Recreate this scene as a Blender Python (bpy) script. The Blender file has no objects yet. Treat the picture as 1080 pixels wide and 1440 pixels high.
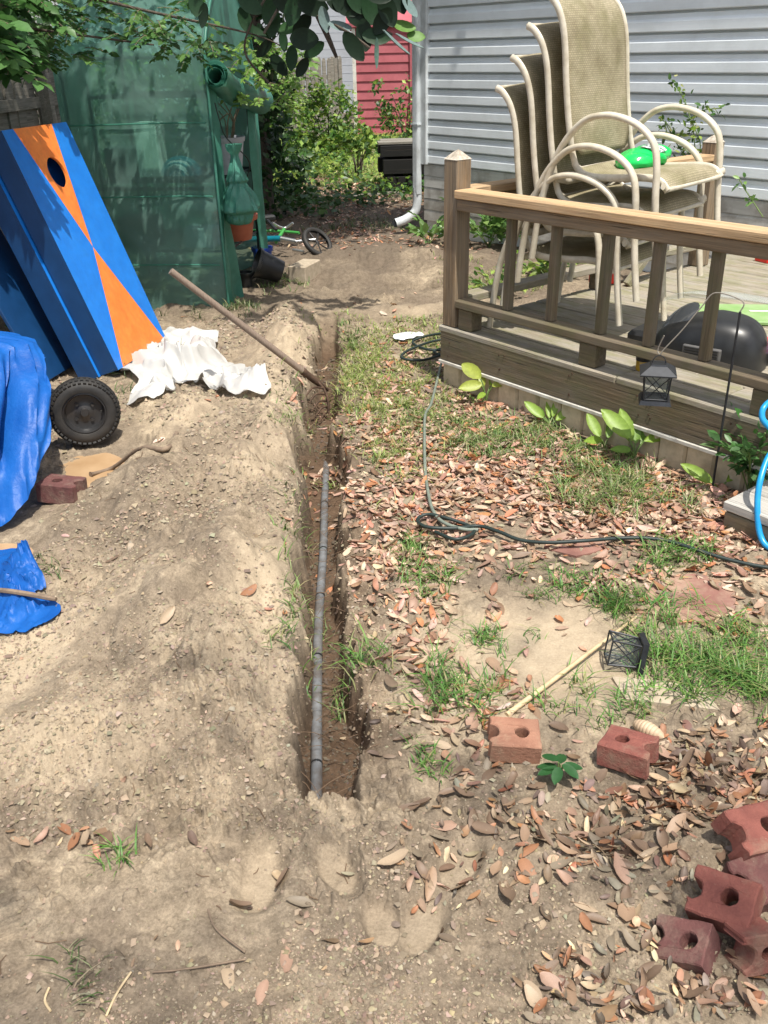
import bpy, math, random
import numpy as np
from mathutils import Vector, Matrix, Quaternion
random.seed(7)
rng = np.random.default_rng(11)
S = bpy.context.scene
COL = S.collection

# ------------------------------------------------------------------ camera
FPX = 1280.0; PITCH = math.radians(26.8); ROLL = math.radians(1.27); CAMH = 1.5
_f = np.array([0, math.cos(PITCH), -math.sin(PITCH)])
_u0 = np.array([0, math.sin(PITCH), math.cos(PITCH)]); _r0 = np.array([1., 0, 0])
_r = _r0*math.cos(ROLL) - _u0*math.sin(ROLL)
_u = _r0*math.sin(ROLL) + _u0*math.cos(ROLL)
cam_d = bpy.data.cameras.new('camera'); cam = bpy.data.objects.new('camera', cam_d); COL.objects.link(cam)
cam.matrix_world = Matrix(((_r[0], _u[0], -_f[0], 0), (_r[1], _u[1], -_f[1], 0), (_r[2], _u[2], -_f[2], CAMH), (0, 0, 0, 1)))
cam_d.sensor_fit = 'VERTICAL'; cam_d.sensor_height = 32.0; cam_d.lens = FPX/1440*32.0
cam_d.clip_start = 0.05; cam_d.clip_end = 400
S.camera = cam
S.render.resolution_x = 768; S.render.resolution_y = 1024

# ------------------------------------------------------------------ light
SUN_EL = math.radians(68)
sdx, sdy = 0.42, -0.91          # horizontal direction towards the sun
W = bpy.data.worlds.new('World'); S.world = W; W.use_nodes = True
wn = W.node_tree.nodes; wl = W.node_tree.links
bg = wn['Background']; sky = wn.new('ShaderNodeTexSky'); sky.sky_type = 'NISHITA'
sky.sun_disc = False; sky.sun_elevation = SUN_EL; sky.sun_rotation = math.atan2(sdx, sdy)
sky.air_density = 1.0; sky.dust_density = 2.5; sky.ozone_density = 1.0
hsv = wn.new('ShaderNodeHueSaturation'); hsv.inputs['Saturation'].default_value = .5   # hazy, slightly overcast sky
wl.new(sky.outputs[0], hsv.inputs['Color']); wl.new(hsv.outputs[0], bg.inputs[0]); bg.inputs[1].default_value = 0.15
sl = bpy.data.lights.new('sun', 'SUN'); so = bpy.data.objects.new('sun', sl); COL.objects.link(so)
sl.energy = 4.3; sl.angle = math.radians(0.6); sl.color = (1.0, 0.95, 0.86)
sv = Vector((sdx*math.cos(SUN_EL), sdy*math.cos(SUN_EL), math.sin(SUN_EL)))
so.rotation_euler = sv.to_track_quat('Z', 'Y').to_euler()
S.view_settings.view_transform = 'Standard'; S.view_settings.look = 'None'
S.view_settings.exposure = 0.40; S.view_settings.gamma = 1.0; S.view_settings.use_curve_mapping = False
S.cycles.transparent_max_bounces = 12; S.cycles.max_bounces = 8

# ------------------------------------------------------------------ helpers
def ray(px, py):
    return _f*FPX + _r*(px-540) - _u*(py-720)
def G(px, py, z=0.0):
    d = ray(px, py); t = (z-CAMH)/d[2]
    return np.array([d[0]*t, d[1]*t, z])
def proj(P):
    P = np.asarray(P, float); v = P - np.array([0, 0, CAMH]); dz = np.maximum(v@_f, 1e-3)
    return 540+FPX*(v@_r)/dz, 720-FPX*(v@_u)/dz
def _hash(ix, iy, s):
    h = (ix.astype(np.int64)*374761393 + iy.astype(np.int64)*668265263 + s*974634777) & 0x7fffffff
    h = ((h ^ (h >> 13))*1274126177) & 0x7fffffff
    return ((h ^ (h >> 16)) & 0xffff)/65535.0
def vnoise(x, y, s=0):
    x = np.asarray(x, float); y = np.asarray(y, float)
    ix = np.floor(x); iy = np.floor(y); fx = x-ix; fy = y-iy
    fx = fx*fx*(3-2*fx); fy = fy*fy*(3-2*fy)
    a = _hash(ix, iy, s); b = _hash(ix+1, iy, s); c = _hash(ix, iy+1, s); d = _hash(ix+1, iy+1, s)
    return (a*(1-fx)+b*fx)*(1-fy) + (c*(1-fx)+d*fx)*fy - 0.5
def fbm(x, y, o=4, s=0, g=0.5):
    r = 0; a = 1.0
    for k in range(o):
        r = r + a*vnoise(x+17.3*k, y-9.1*k, s+k); x = x*2.03+0.31*y; y = y*2.03-0.31*x*0.5; a *= g
    return r
def sstep(a, b, v):
    t = np.clip((v-a)/(b-a), 0, 1); return t*t*(3-2*t)
def bump2(x, y, cx, cy, rx, ry, rot=0):
    c, s = math.cos(rot), math.sin(rot); u = ((x-cx)*c+(y-cy)*s)/rx; v = (-(x-cx)*s+(y-cy)*c)/ry
    return np.exp(-(u*u+v*v))

# ------------------------------------------------------------------ terrain height
TY = np.array([1.50, 1.55, 1.85, 2.165, 2.57, 2.98, 3.44, 4.21, 4.91, 5.42, 5.6])
TC = np.array([-.150, -.150, -.170, -.194, -.213, -.237, -.262, -.305, -.298, -.314, -.32])
TW = np.array([.068, .070, .080, .087, .092, .088, .085, .082, .085, .068, .06])
FEET = [(-.27, 1.335, .055, .10, -.15), (-.115, 1.36, .05, .095, .5), (.055, 1.22, .055, .10, -.45), (.14, 1.36, .05, .085, -.6), (-.02, 1.22, .05, .07, .3)]
def mound(x, y):
    h = .13*bump2(x, y, -.72, 3.15, .36, .62, .15) + .10*bump2(x, y, -.62, 2.15, .26, .42, .1)
    h = h + .075*bump2(x, y, -.43, 2.35, .13, .75) + .07*bump2(x, y, -.50, 3.9, .13, .6) + .10*bump2(x, y, -.55, 5.0, .14, .75)
    h = h + .06*bump2(x, y, -.95, 3.95, .3, .3) + .05*bump2(x, y, -1.0, 2.5, .25, .2) + .045*bump2(x, y, -.78, 1.72, .3, .13)
    h = h - .035*bump2(x, y, -.90, 2.72, .12, .16) - .03*bump2(x, y, -.50, 2.85, .1, .12)
    h = h + .06*bump2(x, y, -.1, 7.4, .8, .35) + .05*bump2(x, y, .35, 7.0, .35, .25)
    return h
def trench_mask(x, y):
    c = np.interp(y, TY, TC) + .034*fbm(y*2.3, y*0+3.3, 2, 40); w = np.interp(y, TY, TW)*(.94+.55*fbm(y*5.0, x*0+8.1, 3, 5)) + .040*fbm(x*13, y*13, 4, 9)
    d = np.abs(x-c)
    m = 1-sstep(w-.030, w+.012, d)
    m = m*sstep(1.535, 1.565, y+.03*fbm(x*25, y*25, 2, 4))*(1-sstep(5.3, 5.75, y))
    return m
def H(x, y):
    x = np.asarray(x, float); y = np.asarray(y, float)
    r = np.hypot(x, y); near = 1-sstep(9, 14, r)
    dirt = 1-.62*sstep(.05, .45, x+.1*fbm(x*3, y*3, 2, 1))*sstep(1.45, 1.8, y-0.12*x)
    path = bump2(x, y, .35, 2.05, .38, .33, .3)
    dirt = dirt*(1-.5*path)
    h = mound(x, y)*(1.42+1.15*fbm(x*4.6, y*4.6, 4, 77))
    h = h + sstep(5.0, 5.7, y)*(1-sstep(7.4, 8.4, y))*(.065*fbm(x*4.5, y*6, 4, 78)+.02)
    patch = np.clip(.5+2.2*fbm(x*2.6, y*2.6, 3, 23), .12, 1.25)
    xr, yr = x*.8+y*.6, y*.8-x*.6
    xw = xr+.02*fbm(x*22, y*22, 2, 24); yw = yr+.02*fbm(x*22, y*22, 2, 25)
    rough = .026*fbm(x*6, y*6, 4, 20) + patch*(.019*fbm(xw*16, yw*16, 4, 30, .48) + .0035*fbm(x*80, y*80, 2, 33)) - .010*np.clip(fbm(xr*9, yr*9, 3, 26)-.22, 0, .3)
    clod = patch*(np.clip(fbm(xw*30, yw*30, 3, 60)-.20, 0, .14)*.09+np.clip(fbm(x*60, y*60, 2, 61)-.22, 0, .15)*.05)
    fm = 0.0*x
    for (fx, fy, rx, ry, rot) in FEET:
        fm = np.maximum(fm, np.clip(bump2(x, y, fx, fy, rx, ry, rot)*1.9-.35, 0, 1))
    rimf = np.clip(4*fm*(1-fm), 0, 1); fm = fm*fm*(3-2*fm)
    pud = np.clip(bump2(x, y, -1.16, 3.40, .20, .30, .2)*2-.5, 0, 1) + np.clip(bump2(x, y, -1.32, 2.72, .20, .13)*2-.5, 0, 1)
    pud = np.clip(pud, 0, 1)
    k = (1-.8*fm)*(1-.93*pud)
    lump = .05*bump2(x, y, -.5, 1.25, .5, .2)*0
    h = h*(1-.9*pud) + (rough+clod)*dirt*near*k + .012*fbm(x*1.3, y*1.3, 3, 2) - .030*fm - .012*pud
    # hollow pile of leaves at the lower right, and a dark hollow beyond the trench
    h = h + .008*rimf*(.6+fbm(x*14, y*14, 2, 62)) - .045*bump2(x, y, .42, 1.45, .09, .06) + .03*bump2(x, y, .66, 1.38, .14, .10)
    h = h - .13*np.clip(bump2(x, y, .22, 6.55, .34, .075, -.1)*1.4, 0, 1)
    m = trench_mask(x, y)
    depth = .150 - .02*sstep(3.6, 5.4, y) + .02*fbm(x*9, y*9, 2, 70) + .012*fbm(x*40, y*40, 2, 71)
    lip = bump2(np.interp(y, TY, TC)-x, y*0, .10, 0, .03, 1)*.012*sstep(1.6, 1.9, y)*(1-sstep(5, 5.6, y))
    h = h + lip*(1-m)
    px_ = np.interp(y, [1.6, 2.03, 2.46, 3.04, 3.41, 3.8], [-.176, -.203, -.217, -.231, -.241, -.26])
    bed = np.exp(-((x-px_)/.035)**2)*sstep(1.58, 1.64, y)*(1-sstep(3.35, 3.6, y))
    depth = depth*(1-bed)+bed*np.interp(y, [1.6, 1.75, 2.05, 2.45, 2.95, 3.3, 3.6], [.170, .168, .164, .160, .152, .145, .13])
    h = h*(1-m) + m*(-depth)
    far = sstep(9, 13, r)
    h = h + far*(.05*fbm(x*.4, y*.4, 2, 90))
    return h
def lumps(x, y, f, prob, rmax, seed, flat=.75):
    """rounded crumbs of soil: per-cell random domes"""
    u = x*f; v = y*f; iu = np.floor(u); iv = np.floor(v); out = np.zeros_like(u)
    for du in (-1, 0, 1):
        for dv in (-1, 0, 1):
            a = iu+du; b = iv+dv; k = _hash(a, b, seed); cx = a+.5+.7*(_hash(a, b, seed+1)-.5); cy = b+.5+.7*(_hash(a, b, seed+2)-.5)
            r = rmax*(.35+.65*_hash(a, b, seed+3)); g = _hash(a, b, seed+4)*3.1416; ca, sa = np.cos(g), np.sin(g)
            p = ((u-cx)*ca+(v-cy)*sa)/r; q = (-(u-cx)*sa+(v-cy)*ca)/(r*.72)
            h = np.sqrt(np.clip(1-np.abs(p)**2.6-np.abs(q)**2.6, 0, 1))*r*flat/f; out = np.maximum(out, np.where(k < prob, h, 0))
    return out
def Hfine(x, y):
    h = H(x, y); tm = trench_mask(x, y); r = np.hypot(x, y)
    D = np.clip(.55+2.4*fbm(x*3.1, y*3.1, 3, 111), .05, 1)*np.where(x < .0, 1, .55)
    sm = np.clip(bump2(x, y, .38, 2.08, .34, .28, .3)*1.4, 0, 1)
    for (fx, fy, rx, ry, rot) in FEET: sm = np.maximum(sm, np.clip(bump2(x, y, fx, fy, rx, ry, rot)*2.2-.3, 0, .9))
    for (cx, cy, rx, ry) in ((-1.16, 3.40, .22, .32), (-1.32, 2.72, .24, .17)): sm = np.maximum(sm, np.clip(bump2(x, y, cx, cy, rx, ry)*2, 0, 1))
    D = D*(1-sm)*(1-sstep(6.5, 9, r)); n = np.zeros_like(h)
    n = np.maximum(n, lumps(x+.01*fbm(x*30, y*30, 2, 7), y, 24, .30*D, .48, 201)); n = np.maximum(n, lumps(x, y+.004*fbm(x*60, y*60, 2, 8), 55, .60*D, .49, 211)); n = n+lumps(x, y, 120, .85*D, .5, 221)*.5
    return h+n*(1-.35*tm)
def Hs(x, y): return float(H(np.array([x]), np.array([y]))[0])
def GT(px, py, dz=0.0):
    """point of the ground seen along a direction"""
    z = 0.0
    for _ in range(7):
        p = G(px, py, z); z = 0.5*z+0.5*Hs(p[0], p[1])
    p = G(px, py, z); return np.array([p[0], p[1], Hs(p[0], p[1])+dz])

# ------------------------------------------------------------------ materials
def newmat(name):
    m = bpy.data.materials.new(name); m.use_nodes = True
    nt = m.node_tree; return m, nt, nt.nodes['Principled BSDF']
def ramp(nt, fac, stops):
    n = nt.nodes.new('ShaderNodeValToRGB'); el = n.color_ramp.elements
    while len(el) > 1: el.remove(el[-1])
    for i, (p, c) in enumerate(stops):
        e = el[0] if i == 0 else el.new(p)
        e.position = p; e.color = (c[0], c[1], c[2], 1)
    nt.links.new(fac, n.inputs[0]); return n.outputs[0]
def coord(nt, scale=(1, 1, 1), kind='Object', rand=True):
    tc = nt.nodes.new('ShaderNodeTexCoord'); mp = nt.nodes.new('ShaderNodeMapping')
    mp.inputs['Scale'].default_value = scale; nt.links.new(tc.outputs[kind], mp.inputs[0])
    if rand:
        oi = nt.nodes.new('ShaderNodeObjectInfo'); mu = nt.nodes.new('ShaderNodeMath'); mu.operation = 'MULTIPLY'; mu.inputs[1].default_value = 37.0
        nt.links.new(oi.outputs['Random'], mu.inputs[0]); nt.links.new(mu.outputs[0], mp.inputs['Location'])
    return mp.outputs[0]
def noise(nt, vec, scale, detail=6, rough=.6, dist=0):
    n = nt.nodes.new('ShaderNodeTexNoise'); n.inputs['Scale'].default_value = scale
    n.inputs['Detail'].default_value = detail; n.inputs['Roughness'].default_value = rough; n.inputs['Distortion'].default_value = dist
    nt.links.new(vec, n.inputs['Vector']); return n.outputs[0]
def mix(nt, fac, a, b, mode='MIX'):
    n = nt.nodes.new('ShaderNodeMix'); n.data_type = 'RGBA'; n.blend_type = mode
    for i, v in ((0, fac), (6, a), (7, b)):
        if isinstance(v, bpy.types.NodeSocket): nt.links.new(v, n.inputs[i])
        elif i == 0: n.inputs[0].default_value = v
        else: n.inputs[i].default_value = (v[0], v[1], v[2], 1)
    return n.outputs[2]
def mathn(nt, op, a, b=None):
    n = nt.nodes.new('ShaderNodeMath'); n.operation = op
    for i, v in enumerate((a, b)):
        if v is None: continue
        if isinstance(v, bpy.types.NodeSocket): nt.links.new(v, n.inputs[i])
        else: n.inputs[i].default_value = v
    return n.outputs[0]
def bumpn(nt, b, h, strength, dist):
    n = nt.nodes.new('ShaderNodeBump'); n.inputs['Strength'].default_value = strength; n.inputs['Distance'].default_value = dist
    nt.links.new(h, n.inputs['Height']); nt.links.new(n.outputs[0], b.inputs['Normal'])
def surf(name, c1, c2, scale=8, stretch=(1, 1, 1), rough=.6, bump=.2, bdist=.002, metal=0, spec=.5, dirt=None, dscale=3, damt=.5, rand=True):
    m, nt, b = newmat(name)
    v = coord(nt, stretch, rand=rand); n = noise(nt, v, scale)
    c = ramp(nt, n, [(.32, c1), (.68, c2)])
    if dirt:
        n2 = noise(nt, coord(nt, (1, 1, 1), rand=rand), dscale, 8, .65)
        f = ramp(nt, n2, [(.42, (0, 0, 0)), (.68, (1, 1, 1))]); f = mathn(nt, 'MULTIPLY', f, damt)
        c = mix(nt, f, c, dirt)
    nt.links.new(c, b.inputs['Base Color']); b.inputs['Roughness'].default_value = rough
    b.inputs['Metallic'].default_value = metal; b.inputs['Specular IOR Level'].default_value = spec
    if bump: bumpn(nt, b, n, bump, bdist)
    return m
def leafmat(name, rough=.5, trans=.35, attr='Col', var=.0):
    m, nt, b = newmat(name)
    a = nt.nodes.new('ShaderNodeAttribute'); a.attribute_name = attr
    col = a.outputs['Color']
    v = coord(nt, (1, 1, 1), rand=False); n = noise(nt, v, 60, 3)
    col = mix(nt, .5, col, ramp(nt, n, [(.3, (.35, .35, .35)), (.7, (.62, .62, .62))]), 'OVERLAY')
    nt.links.new(col, b.inputs['Base Color']); b.inputs['Roughness'].default_value = rough
    if trans:
        out = nt.nodes['Material Output']; tr = nt.nodes.new('ShaderNodeBsdfTranslucent'); ms = nt.nodes.new('ShaderNodeMixShader')
        nt.links.new(col, tr.inputs[0]); ms.inputs[0].default_value = trans
        nt.links.new(b.outputs[0], ms.inputs[1]); nt.links.new(tr.outputs[0], ms.inputs[2]); nt.links.new(ms.outputs[0], out.inputs[0])
    return m
def wood(name, light, dark, grey=None, gamt=.5, algae=None, aamt=.0):
    m, nt, b = newmat(name)
    v = coord(nt, (1.2, 22, 22)); n = noise(nt, v, 2.2, 8, .65, .6)
    v2 = coord(nt, (1, 90, 90)); n2 = noise(nt, v2, 2.0, 4, .7)
    c = ramp(nt, n, [(.28, dark), (.5, [(l+d)/2 for l, d in zip(light, dark)]), (.68, light)])
    c = mix(nt, .8, c, ramp(nt, n2, [(.3, (.24, .24, .24)), (.7, (.70, .70, .70))]), 'OVERLAY')
    if grey:
        n3 = noise(nt, coord(nt, (2, 6, 6)), 1.6, 7, .7); c = mix(nt, mathn(nt, 'MULTIPLY', ramp(nt, n3, [(.35, (0, 0, 0)), (.65, (1, 1, 1))]), gamt), c, grey)
    if algae:
        n4 = noise(nt, coord(nt, (3, 5, 5)), 2.5, 7, .7); c = mix(nt, mathn(nt, 'MULTIPLY', ramp(nt, n4, [(.45, (0, 0, 0)), (.62, (1, 1, 1))]), aamt), c, algae)
    nt.links.new(c, b.inputs['Base Color']); b.inputs['Roughness'].default_value = .8
    n6 = noise(nt, coord(nt, (.8, 34, 34)), 3.0, 3, .5, .3); ck = ramp(nt, n6, [(.30, (1, 1, 1)), (.345, (0, 0, 0))]); c = mix(nt, mathn(nt, 'MULTIPLY', ck, .75), c, (.03, .022, .014)); nt.links.new(c, b.inputs['Base Color'])
    h = mathn(nt, 'SUBTRACT', mathn(nt, 'ADD', n, n2), ck); bumpn(nt, b, h, .6, .003)
    return m
M = {}
M['deckwood'] = wood('weathered_deck_wood', (.22, .16, .092), (.07, .05, .03), (.17, .15, .115), .6, (.11, .11, .05), .5)
M['railwood'] = wood('rail_wood', (.33, .225, .125), (.12, .08, .045), (.25, .22, .175), .55)
M['capwood'] = wood('rail_cap_wood', (.66, .45, .25), (.40, .25, .12), (.45, .37, .27), .25)
M['boardwood'] = wood('deck_board_wood', (.44, .375, .275), (.17, .14, .10), (.33, .31, .27), .75, (.20, .20, .09), .6)
M['greywood'] = wood('grey_fence_wood', (.34, .31, .26), (.15, .13, .10), (.25, .25, .22), .5)
M['darkwood'] = wood('dark_timber', (.012, .011, .010), (.004, .004, .003))
M['stepwood'] = wood('bleached_step_wood', (.52, .49, .44), (.26, .24, .21), (.46, .45, .42), .6)
M['caprot'] = surf('bleached_end_grain', (.62, .56, .47), (.30, .25, .19), 45, (1, 1, 1), .9, .8, .006)
M['siding'] = surf('pale_grey_vinyl', (.78, .84, .88), (.84, .89, .92), 3, (1, 6, 30), .42, .05, .001, dirt=(.36, .38, .37), dscale=2.2, damt=.3)
M['siding_dirty'] = surf('dirty_low_siding', (.52, .52, .49), (.64, .64, .61), 4, (1, 3, 8), .7, .2, .002, dirt=(.20, .17, .13), dscale=5, damt=.8)
M['white_metal'] = surf('painted_downspout', (.58, .62, .64), (.68, .72, .74), 6, (4, 4, 1), .4, .05, .001, dirt=(.22, .22, .2), dscale=6, damt=.5)
M['skirt'] = surf('beige_vinyl_skirt', (.52, .43, .29), (.60, .51, .36), 6, (1, 1, 1), .6, .1, .001, dirt=(.22, .18, .12), dscale=9, damt=.7)
M['trim'] = surf('off_white_trim', (.62, .60, .54), (.70, .68, .62), 9, (1, 1, 1), .5, .1, .001, dirt=(.32, .28, .22), dscale=12, damt=.7)
M['red_siding'] = surf('faded_red_shed_paint', (.36, .085, .10), (.42, .11, .13), 3, (1, 1, 1), .7, .1, .002, dirt=(.18, .04, .05), dscale=2, damt=.5)
M['far_house'] = surf('far_grey_siding', (.44, .48, .53), (.50, .54, .60), 3, (1, 1, 1), .6, 0)
M['roofing'] = surf('roof_shingle', (.10, .09, .08), (.16, .15, .14), 30, (1, 1, 1), .9, .4, .005)
M['chair_metal'] = surf('cream_powder_coat', (.56, .51, .40), (.66, .61, .50), 10, (1, 1, 1), .38, .05, .0005, dirt=(.33, .27, .17), dscale=16, damt=.55)
M['blue_paint'] = surf('glossy_blue_paint', (.008, .17, .62), (.015, .21, .70), 12, (1, 1, 1), .38, .12, .0006, dirt=(.02, .12, .40), dscale=22, damt=.25)
M['orange_paint'] = surf('orange_paint', (.80, .20, .035), (.88, .26, .05), 12, (1, 1, 1), .42, .12, .0006, dirt=(.40, .10, .03), dscale=26, damt=.35)
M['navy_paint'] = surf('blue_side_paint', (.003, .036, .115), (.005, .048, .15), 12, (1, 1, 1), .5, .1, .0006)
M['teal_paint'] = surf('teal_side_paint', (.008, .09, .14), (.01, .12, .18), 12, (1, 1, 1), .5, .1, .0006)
M['ply_edge'] = surf('grey_plywood_edge', (.20, .18, .15), (.33, .30, .26), 20, (1, 1, 30), .8, .3, .001)
M['rubber'] = surf('black_tyre_rubber', (.014, .014, .014), (.03, .028, .026), 14, (1, 1, 1), .65, .3, .001, dirt=(.10, .08, .06), dscale=14, damt=.12)
M['rim'] = surf('black_rim', (.02, .02, .021), (.035, .035, .036), 10, (1, 1, 1), .35, .05, .0005, dirt=(.07, .055, .045), dscale=9, damt=.35)
M['blackplastic'] = surf('black_plastic', (.010, .0105, .012), (.018, .019, .020), 18, (1, 1, 1), .36, .05, .0005, dirt=(.06, .06, .055), dscale=7, damt=.25)
M['blackmetal'] = surf('black_lantern_metal', (.018, .02, .024), (.035, .038, .045), 25, (1, 1, 1), .4, .2, .0005, metal=.3)
M['cord'] = surf('dark_green_cord', (.012, .022, .02), (.02, .035, .03), 30, (1, 1, 1), .5, .1, .0005)
M['greycable'] = surf('grey_green_cable', (.14, .17, .14), (.22, .25, .20), 30, (1, 1, 1), .55, .1, .0005)
M['bluehose'] = surf('bright_blue_hose', (.01, .27, .60), (.02, .33, .68), 20, (1, 1, 1), .3, .05, .0005)
M['rust'] = surf('rusty_steel', (.05, .03, .02), (.14, .085, .055), 40, (1, 1, 1), .75, .5, .001, metal=.4)
M['ashwood'] = surf('worn_tool_handle', (.17, .12, .09), (.27, .21, .16), 10, (20, 20, 1), .7, .3, .001)
M['grate'] = surf('grey_conduit', (.14, .15, .16), (.21, .22, .23), 25, (1, 1, 1), .45, .25, .001, dirt=(.10, .075, .055), dscale=18, damt=.85)
M['brick'] = None
M['concrete'] = surf('tan_concrete_block', (.34, .28, .20), (.48, .40, .30), 30, (1, 1, 1), .9, .5, .002)
M['bark'] = surf('dark_bark', (.035, .026, .02), (.12, .095, .07), 9, (3, 3, .6), .95, 1.0, .02)
M['twig'] = surf('dry_twig', (.14, .10, .07), (.26, .19, .13), 30, (1, 1, 1), .85, .4, .001)
M['straw'] = surf('dry_bamboo_stick', (.55, .42, .24), (.68, .54, .34), 14, (1, 1, 1), .55, .2, .001, dirt=(.30, .21, .11), dscale=20, damt=.6)
M['root'] = surf('root_fibre', (.10, .06, .035), (.20, .13, .08), 30, (1, 1, 1), .9, .3, .001)
M['cone'] = surf('ribbed_tan_cone', (.48, .34, .22), (.62, .47, .32), 18, (1, 1, 1), .6, .3, .001, dirt=(.28, .18, .11), dscale=20, damt=.5)
M['flag'] = surf('worn_red_paver', (.22, .10, .078), (.30, .155, .12), 16, (1, 1, 1), .9, .6, .002, dirt=(.42, .32, .22), dscale=7, damt=.8)
M['terracotta'] = surf('terracotta_plastic', (.36, .085, .04), (.44, .12, .06), 12, (1, 1, 1), .5, .05, .0005)
M['greypot'] = surf('grey_pot_plastic', (.36, .37, .42), (.44, .45, .50), 12, (1, 1, 1), .5, .05, .0005)
M['bluepot'] = surf('blue_bucket_plastic', (.015, .05, .30), (.02, .07, .38), 12, (1, 1, 1), .4, .05, .0005)
M['bikeblue'] = surf('turquoise_bike_paint', (.008, .17, .24), (.01, .22, .30), 12, (1, 1, 1), .25, .0, .0005, metal=.2)
M['bikegreen'] = surf('lime_bike_paint', (.05, .28, .06), (.07, .33, .08), 12, (1, 1, 1), .3, .0, .0005)
M['chrome'] = surf('bike_metal', (.5, .5, .5), (.6, .6, .6), 12, (1, 1, 1), .3, .0, .0005, metal=.9)
M['redplastic'] = surf('red_plastic', (.70, .03, .02), (.80, .05, .03), 12, (1, 1, 1), .35, .0, .0005)
M['amber'] = surf('amber_glass_jar', (.50, .30, .03), (.58, .36, .05), 12, (1, 1, 1), .2, .0, .0005)
M['greenboard'] = surf('pale_green_board', (.20, .36, .11), (.26, .43, .15), 8, (1, 1, 1), .5, .1, .001, dirt=(.40, .45, .30), dscale=8, damt=.4)
M['whiteprint'] = surf('white_print', (.72, .74, .70), (.80, .80, .78), 12, (1, 1, 1), .5, .0, .0005)
M['litterwhite'] = surf('silver_wrapper', (.62, .65, .68), (.80, .82, .84), 40, (1, 1, 1), .35, .5, .003)
def cloth(name, c1, c2, rough=.5, trans=.25, sc=20, bd=.003, spec=.5):
    m = surf(name, c1, c2, sc, (1, 1, 1), rough, .35, bd, spec=spec); nt = m.node_tree; b = nt.nodes['Principled BSDF']
    tr = nt.nodes.new('ShaderNodeBsdfTranslucent'); ms = nt.nodes.new('ShaderNodeMixShader'); ms.inputs[0].default_value = trans
    nt.links.new(b.inputs['Base Color'].links[0].from_socket, tr.inputs[0])
    nt.links.new(b.outputs[0], ms.inputs[1]); nt.links.new(tr.outputs[0], ms.inputs[2]); nt.links.new(ms.outputs[0], nt.nodes['Material Output'].inputs[0])
    return m
M['tarp'] = cloth('blue_tarpaulin', (.006, .085, .36), (.012, .125, .46), .45, .15, 9, .03, .3)
M['whitecloth'] = cloth('white_vinyl_sheet', (.56, .55, .52), (.66, .65, .62), .45, .2, 12, .003)

def mk_ghcover():
    m, nt, b = newmat('green_mesh_plastic')
    v = coord(nt, (1, 1, 1), rand=False); n = noise(nt, v, 2.5, 5, .55, .1)
    c = ramp(nt, n, [(.3, (.20, .43, .36)), (.7, (.36, .60, .53))])
    nt.links.new(c, b.inputs['Base Color']); b.inputs['Roughness'].default_value = .22
    vo = nt.nodes.new('ShaderNodeTexNoise'); vo.inputs['Scale'].default_value = 5; vo.inputs['Detail'].default_value = 2; vo.inputs['Distortion'].default_value = .25
    nt.links.new(v, vo.inputs['Vector'])
    bumpn(nt, b, vo.outputs[0], .45, .05)
    tp = nt.nodes.new('ShaderNodeBsdfTransparent'); tp.inputs[0].default_value = (.55, .82, .72, 1)
    tl = nt.nodes.new('ShaderNodeBsdfTranslucent'); nt.links.new(c, tl.inputs[0])
    m1 = nt.nodes.new('ShaderNodeMixShader'); m1.inputs[0].default_value = .4
    nt.links.new(b.outputs[0], m1.inputs[1]); nt.links.new(tl.outputs[0], m1.inputs[2])
    m2 = nt.nodes.new('ShaderNodeMixShader'); m2.inputs[0].default_value = .56
    nt.links.new(m1.outputs[0], m2.inputs[1]); nt.links.new(tp.outputs[0], m2.inputs[2]); nt.links.new(m2.outputs[0], nt.nodes['Material Output'].inputs[0])
    return m
M['ghcover'] = mk_ghcover()
M['ghfold'] = cloth('green_folded_cover', (.055, .22, .155), (.10, .33, .25), .4, .3, 9, .004)
def glassmat(name, col, rough=.08, alpha=.6):
    m, nt, b = newmat(name)
    b.inputs['Base Color'].default_value = (*col, 1); b.inputs['Roughness'].default_value = rough
    tp = nt.nodes.new('ShaderNodeBsdfTransparent'); tp.inputs[0].default_value = (*[min(1, .5+.5*c*1.2) for c in col], 1)
    m2 = nt.nodes.new('ShaderNodeMixShader'); m2.inputs[0].default_value = alpha
    nt.links.new(b.outputs[0], m2.inputs[1]); nt.links.new(tp.outputs[0], m2.inputs[2]); nt.links.new(m2.outputs[0], nt.nodes['Material Output'].inputs[0])
    return m
M['clear'] = glassmat('clear_plastic', (.75, .8, .8), .12, .72)
M['pane'] = glassmat('lantern_glass', (.6, .65, .65), .05, .93)
M['greenplastic'] = glassmat('green_film', (.01, .60, .12), .12, .18)
def mk_brick(name, a, b_, worn):
    m, nt, b = newmat(name)
    v = coord(nt, (1, 1, 1)); n = noise(nt, v, 14, 8, .7); n2 = noise(nt, v, 90, 5, .7)
    c = ramp(nt, n, [(.3, a), (.68, b_)])
    sp = ramp(nt, n2, [(.66, (0, 0, 0)), (.74, (1, 1, 1))]); c = mix(nt, mathn(nt, 'MULTIPLY', sp, .5), c, (.55, .42, .33))
    n3 = noise(nt, v, 9, 6, .7); c = mix(nt, mathn(nt, 'MULTIPLY', ramp(nt, n3, [(.5, (0, 0, 0)), (.68, (1, 1, 1))]), .7), c, worn)
    nt.links.new(c, b.inputs['Base Color']); b.inputs['Roughness'].default_value = .88
    bumpn(nt, b, mathn(nt, 'ADD', n, mathn(nt, 'MULTIPLY', n2, .7)), .9, .006); return m
M['brick'] = mk_brick('red_brick', (.15, .045, .036), (.27, .092, .068), (.27, .19, .13))
M['brick_tan'] = mk_brick('sandy_red_brick', (.27, .12, .075), (.38, .20, .13), (.40, .29, .19))
M['brick_dark'] = mk_brick('dark_purple_brick', (.085, .033, .030), (.16, .062, .055), (.22, .16, .12))
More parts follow.
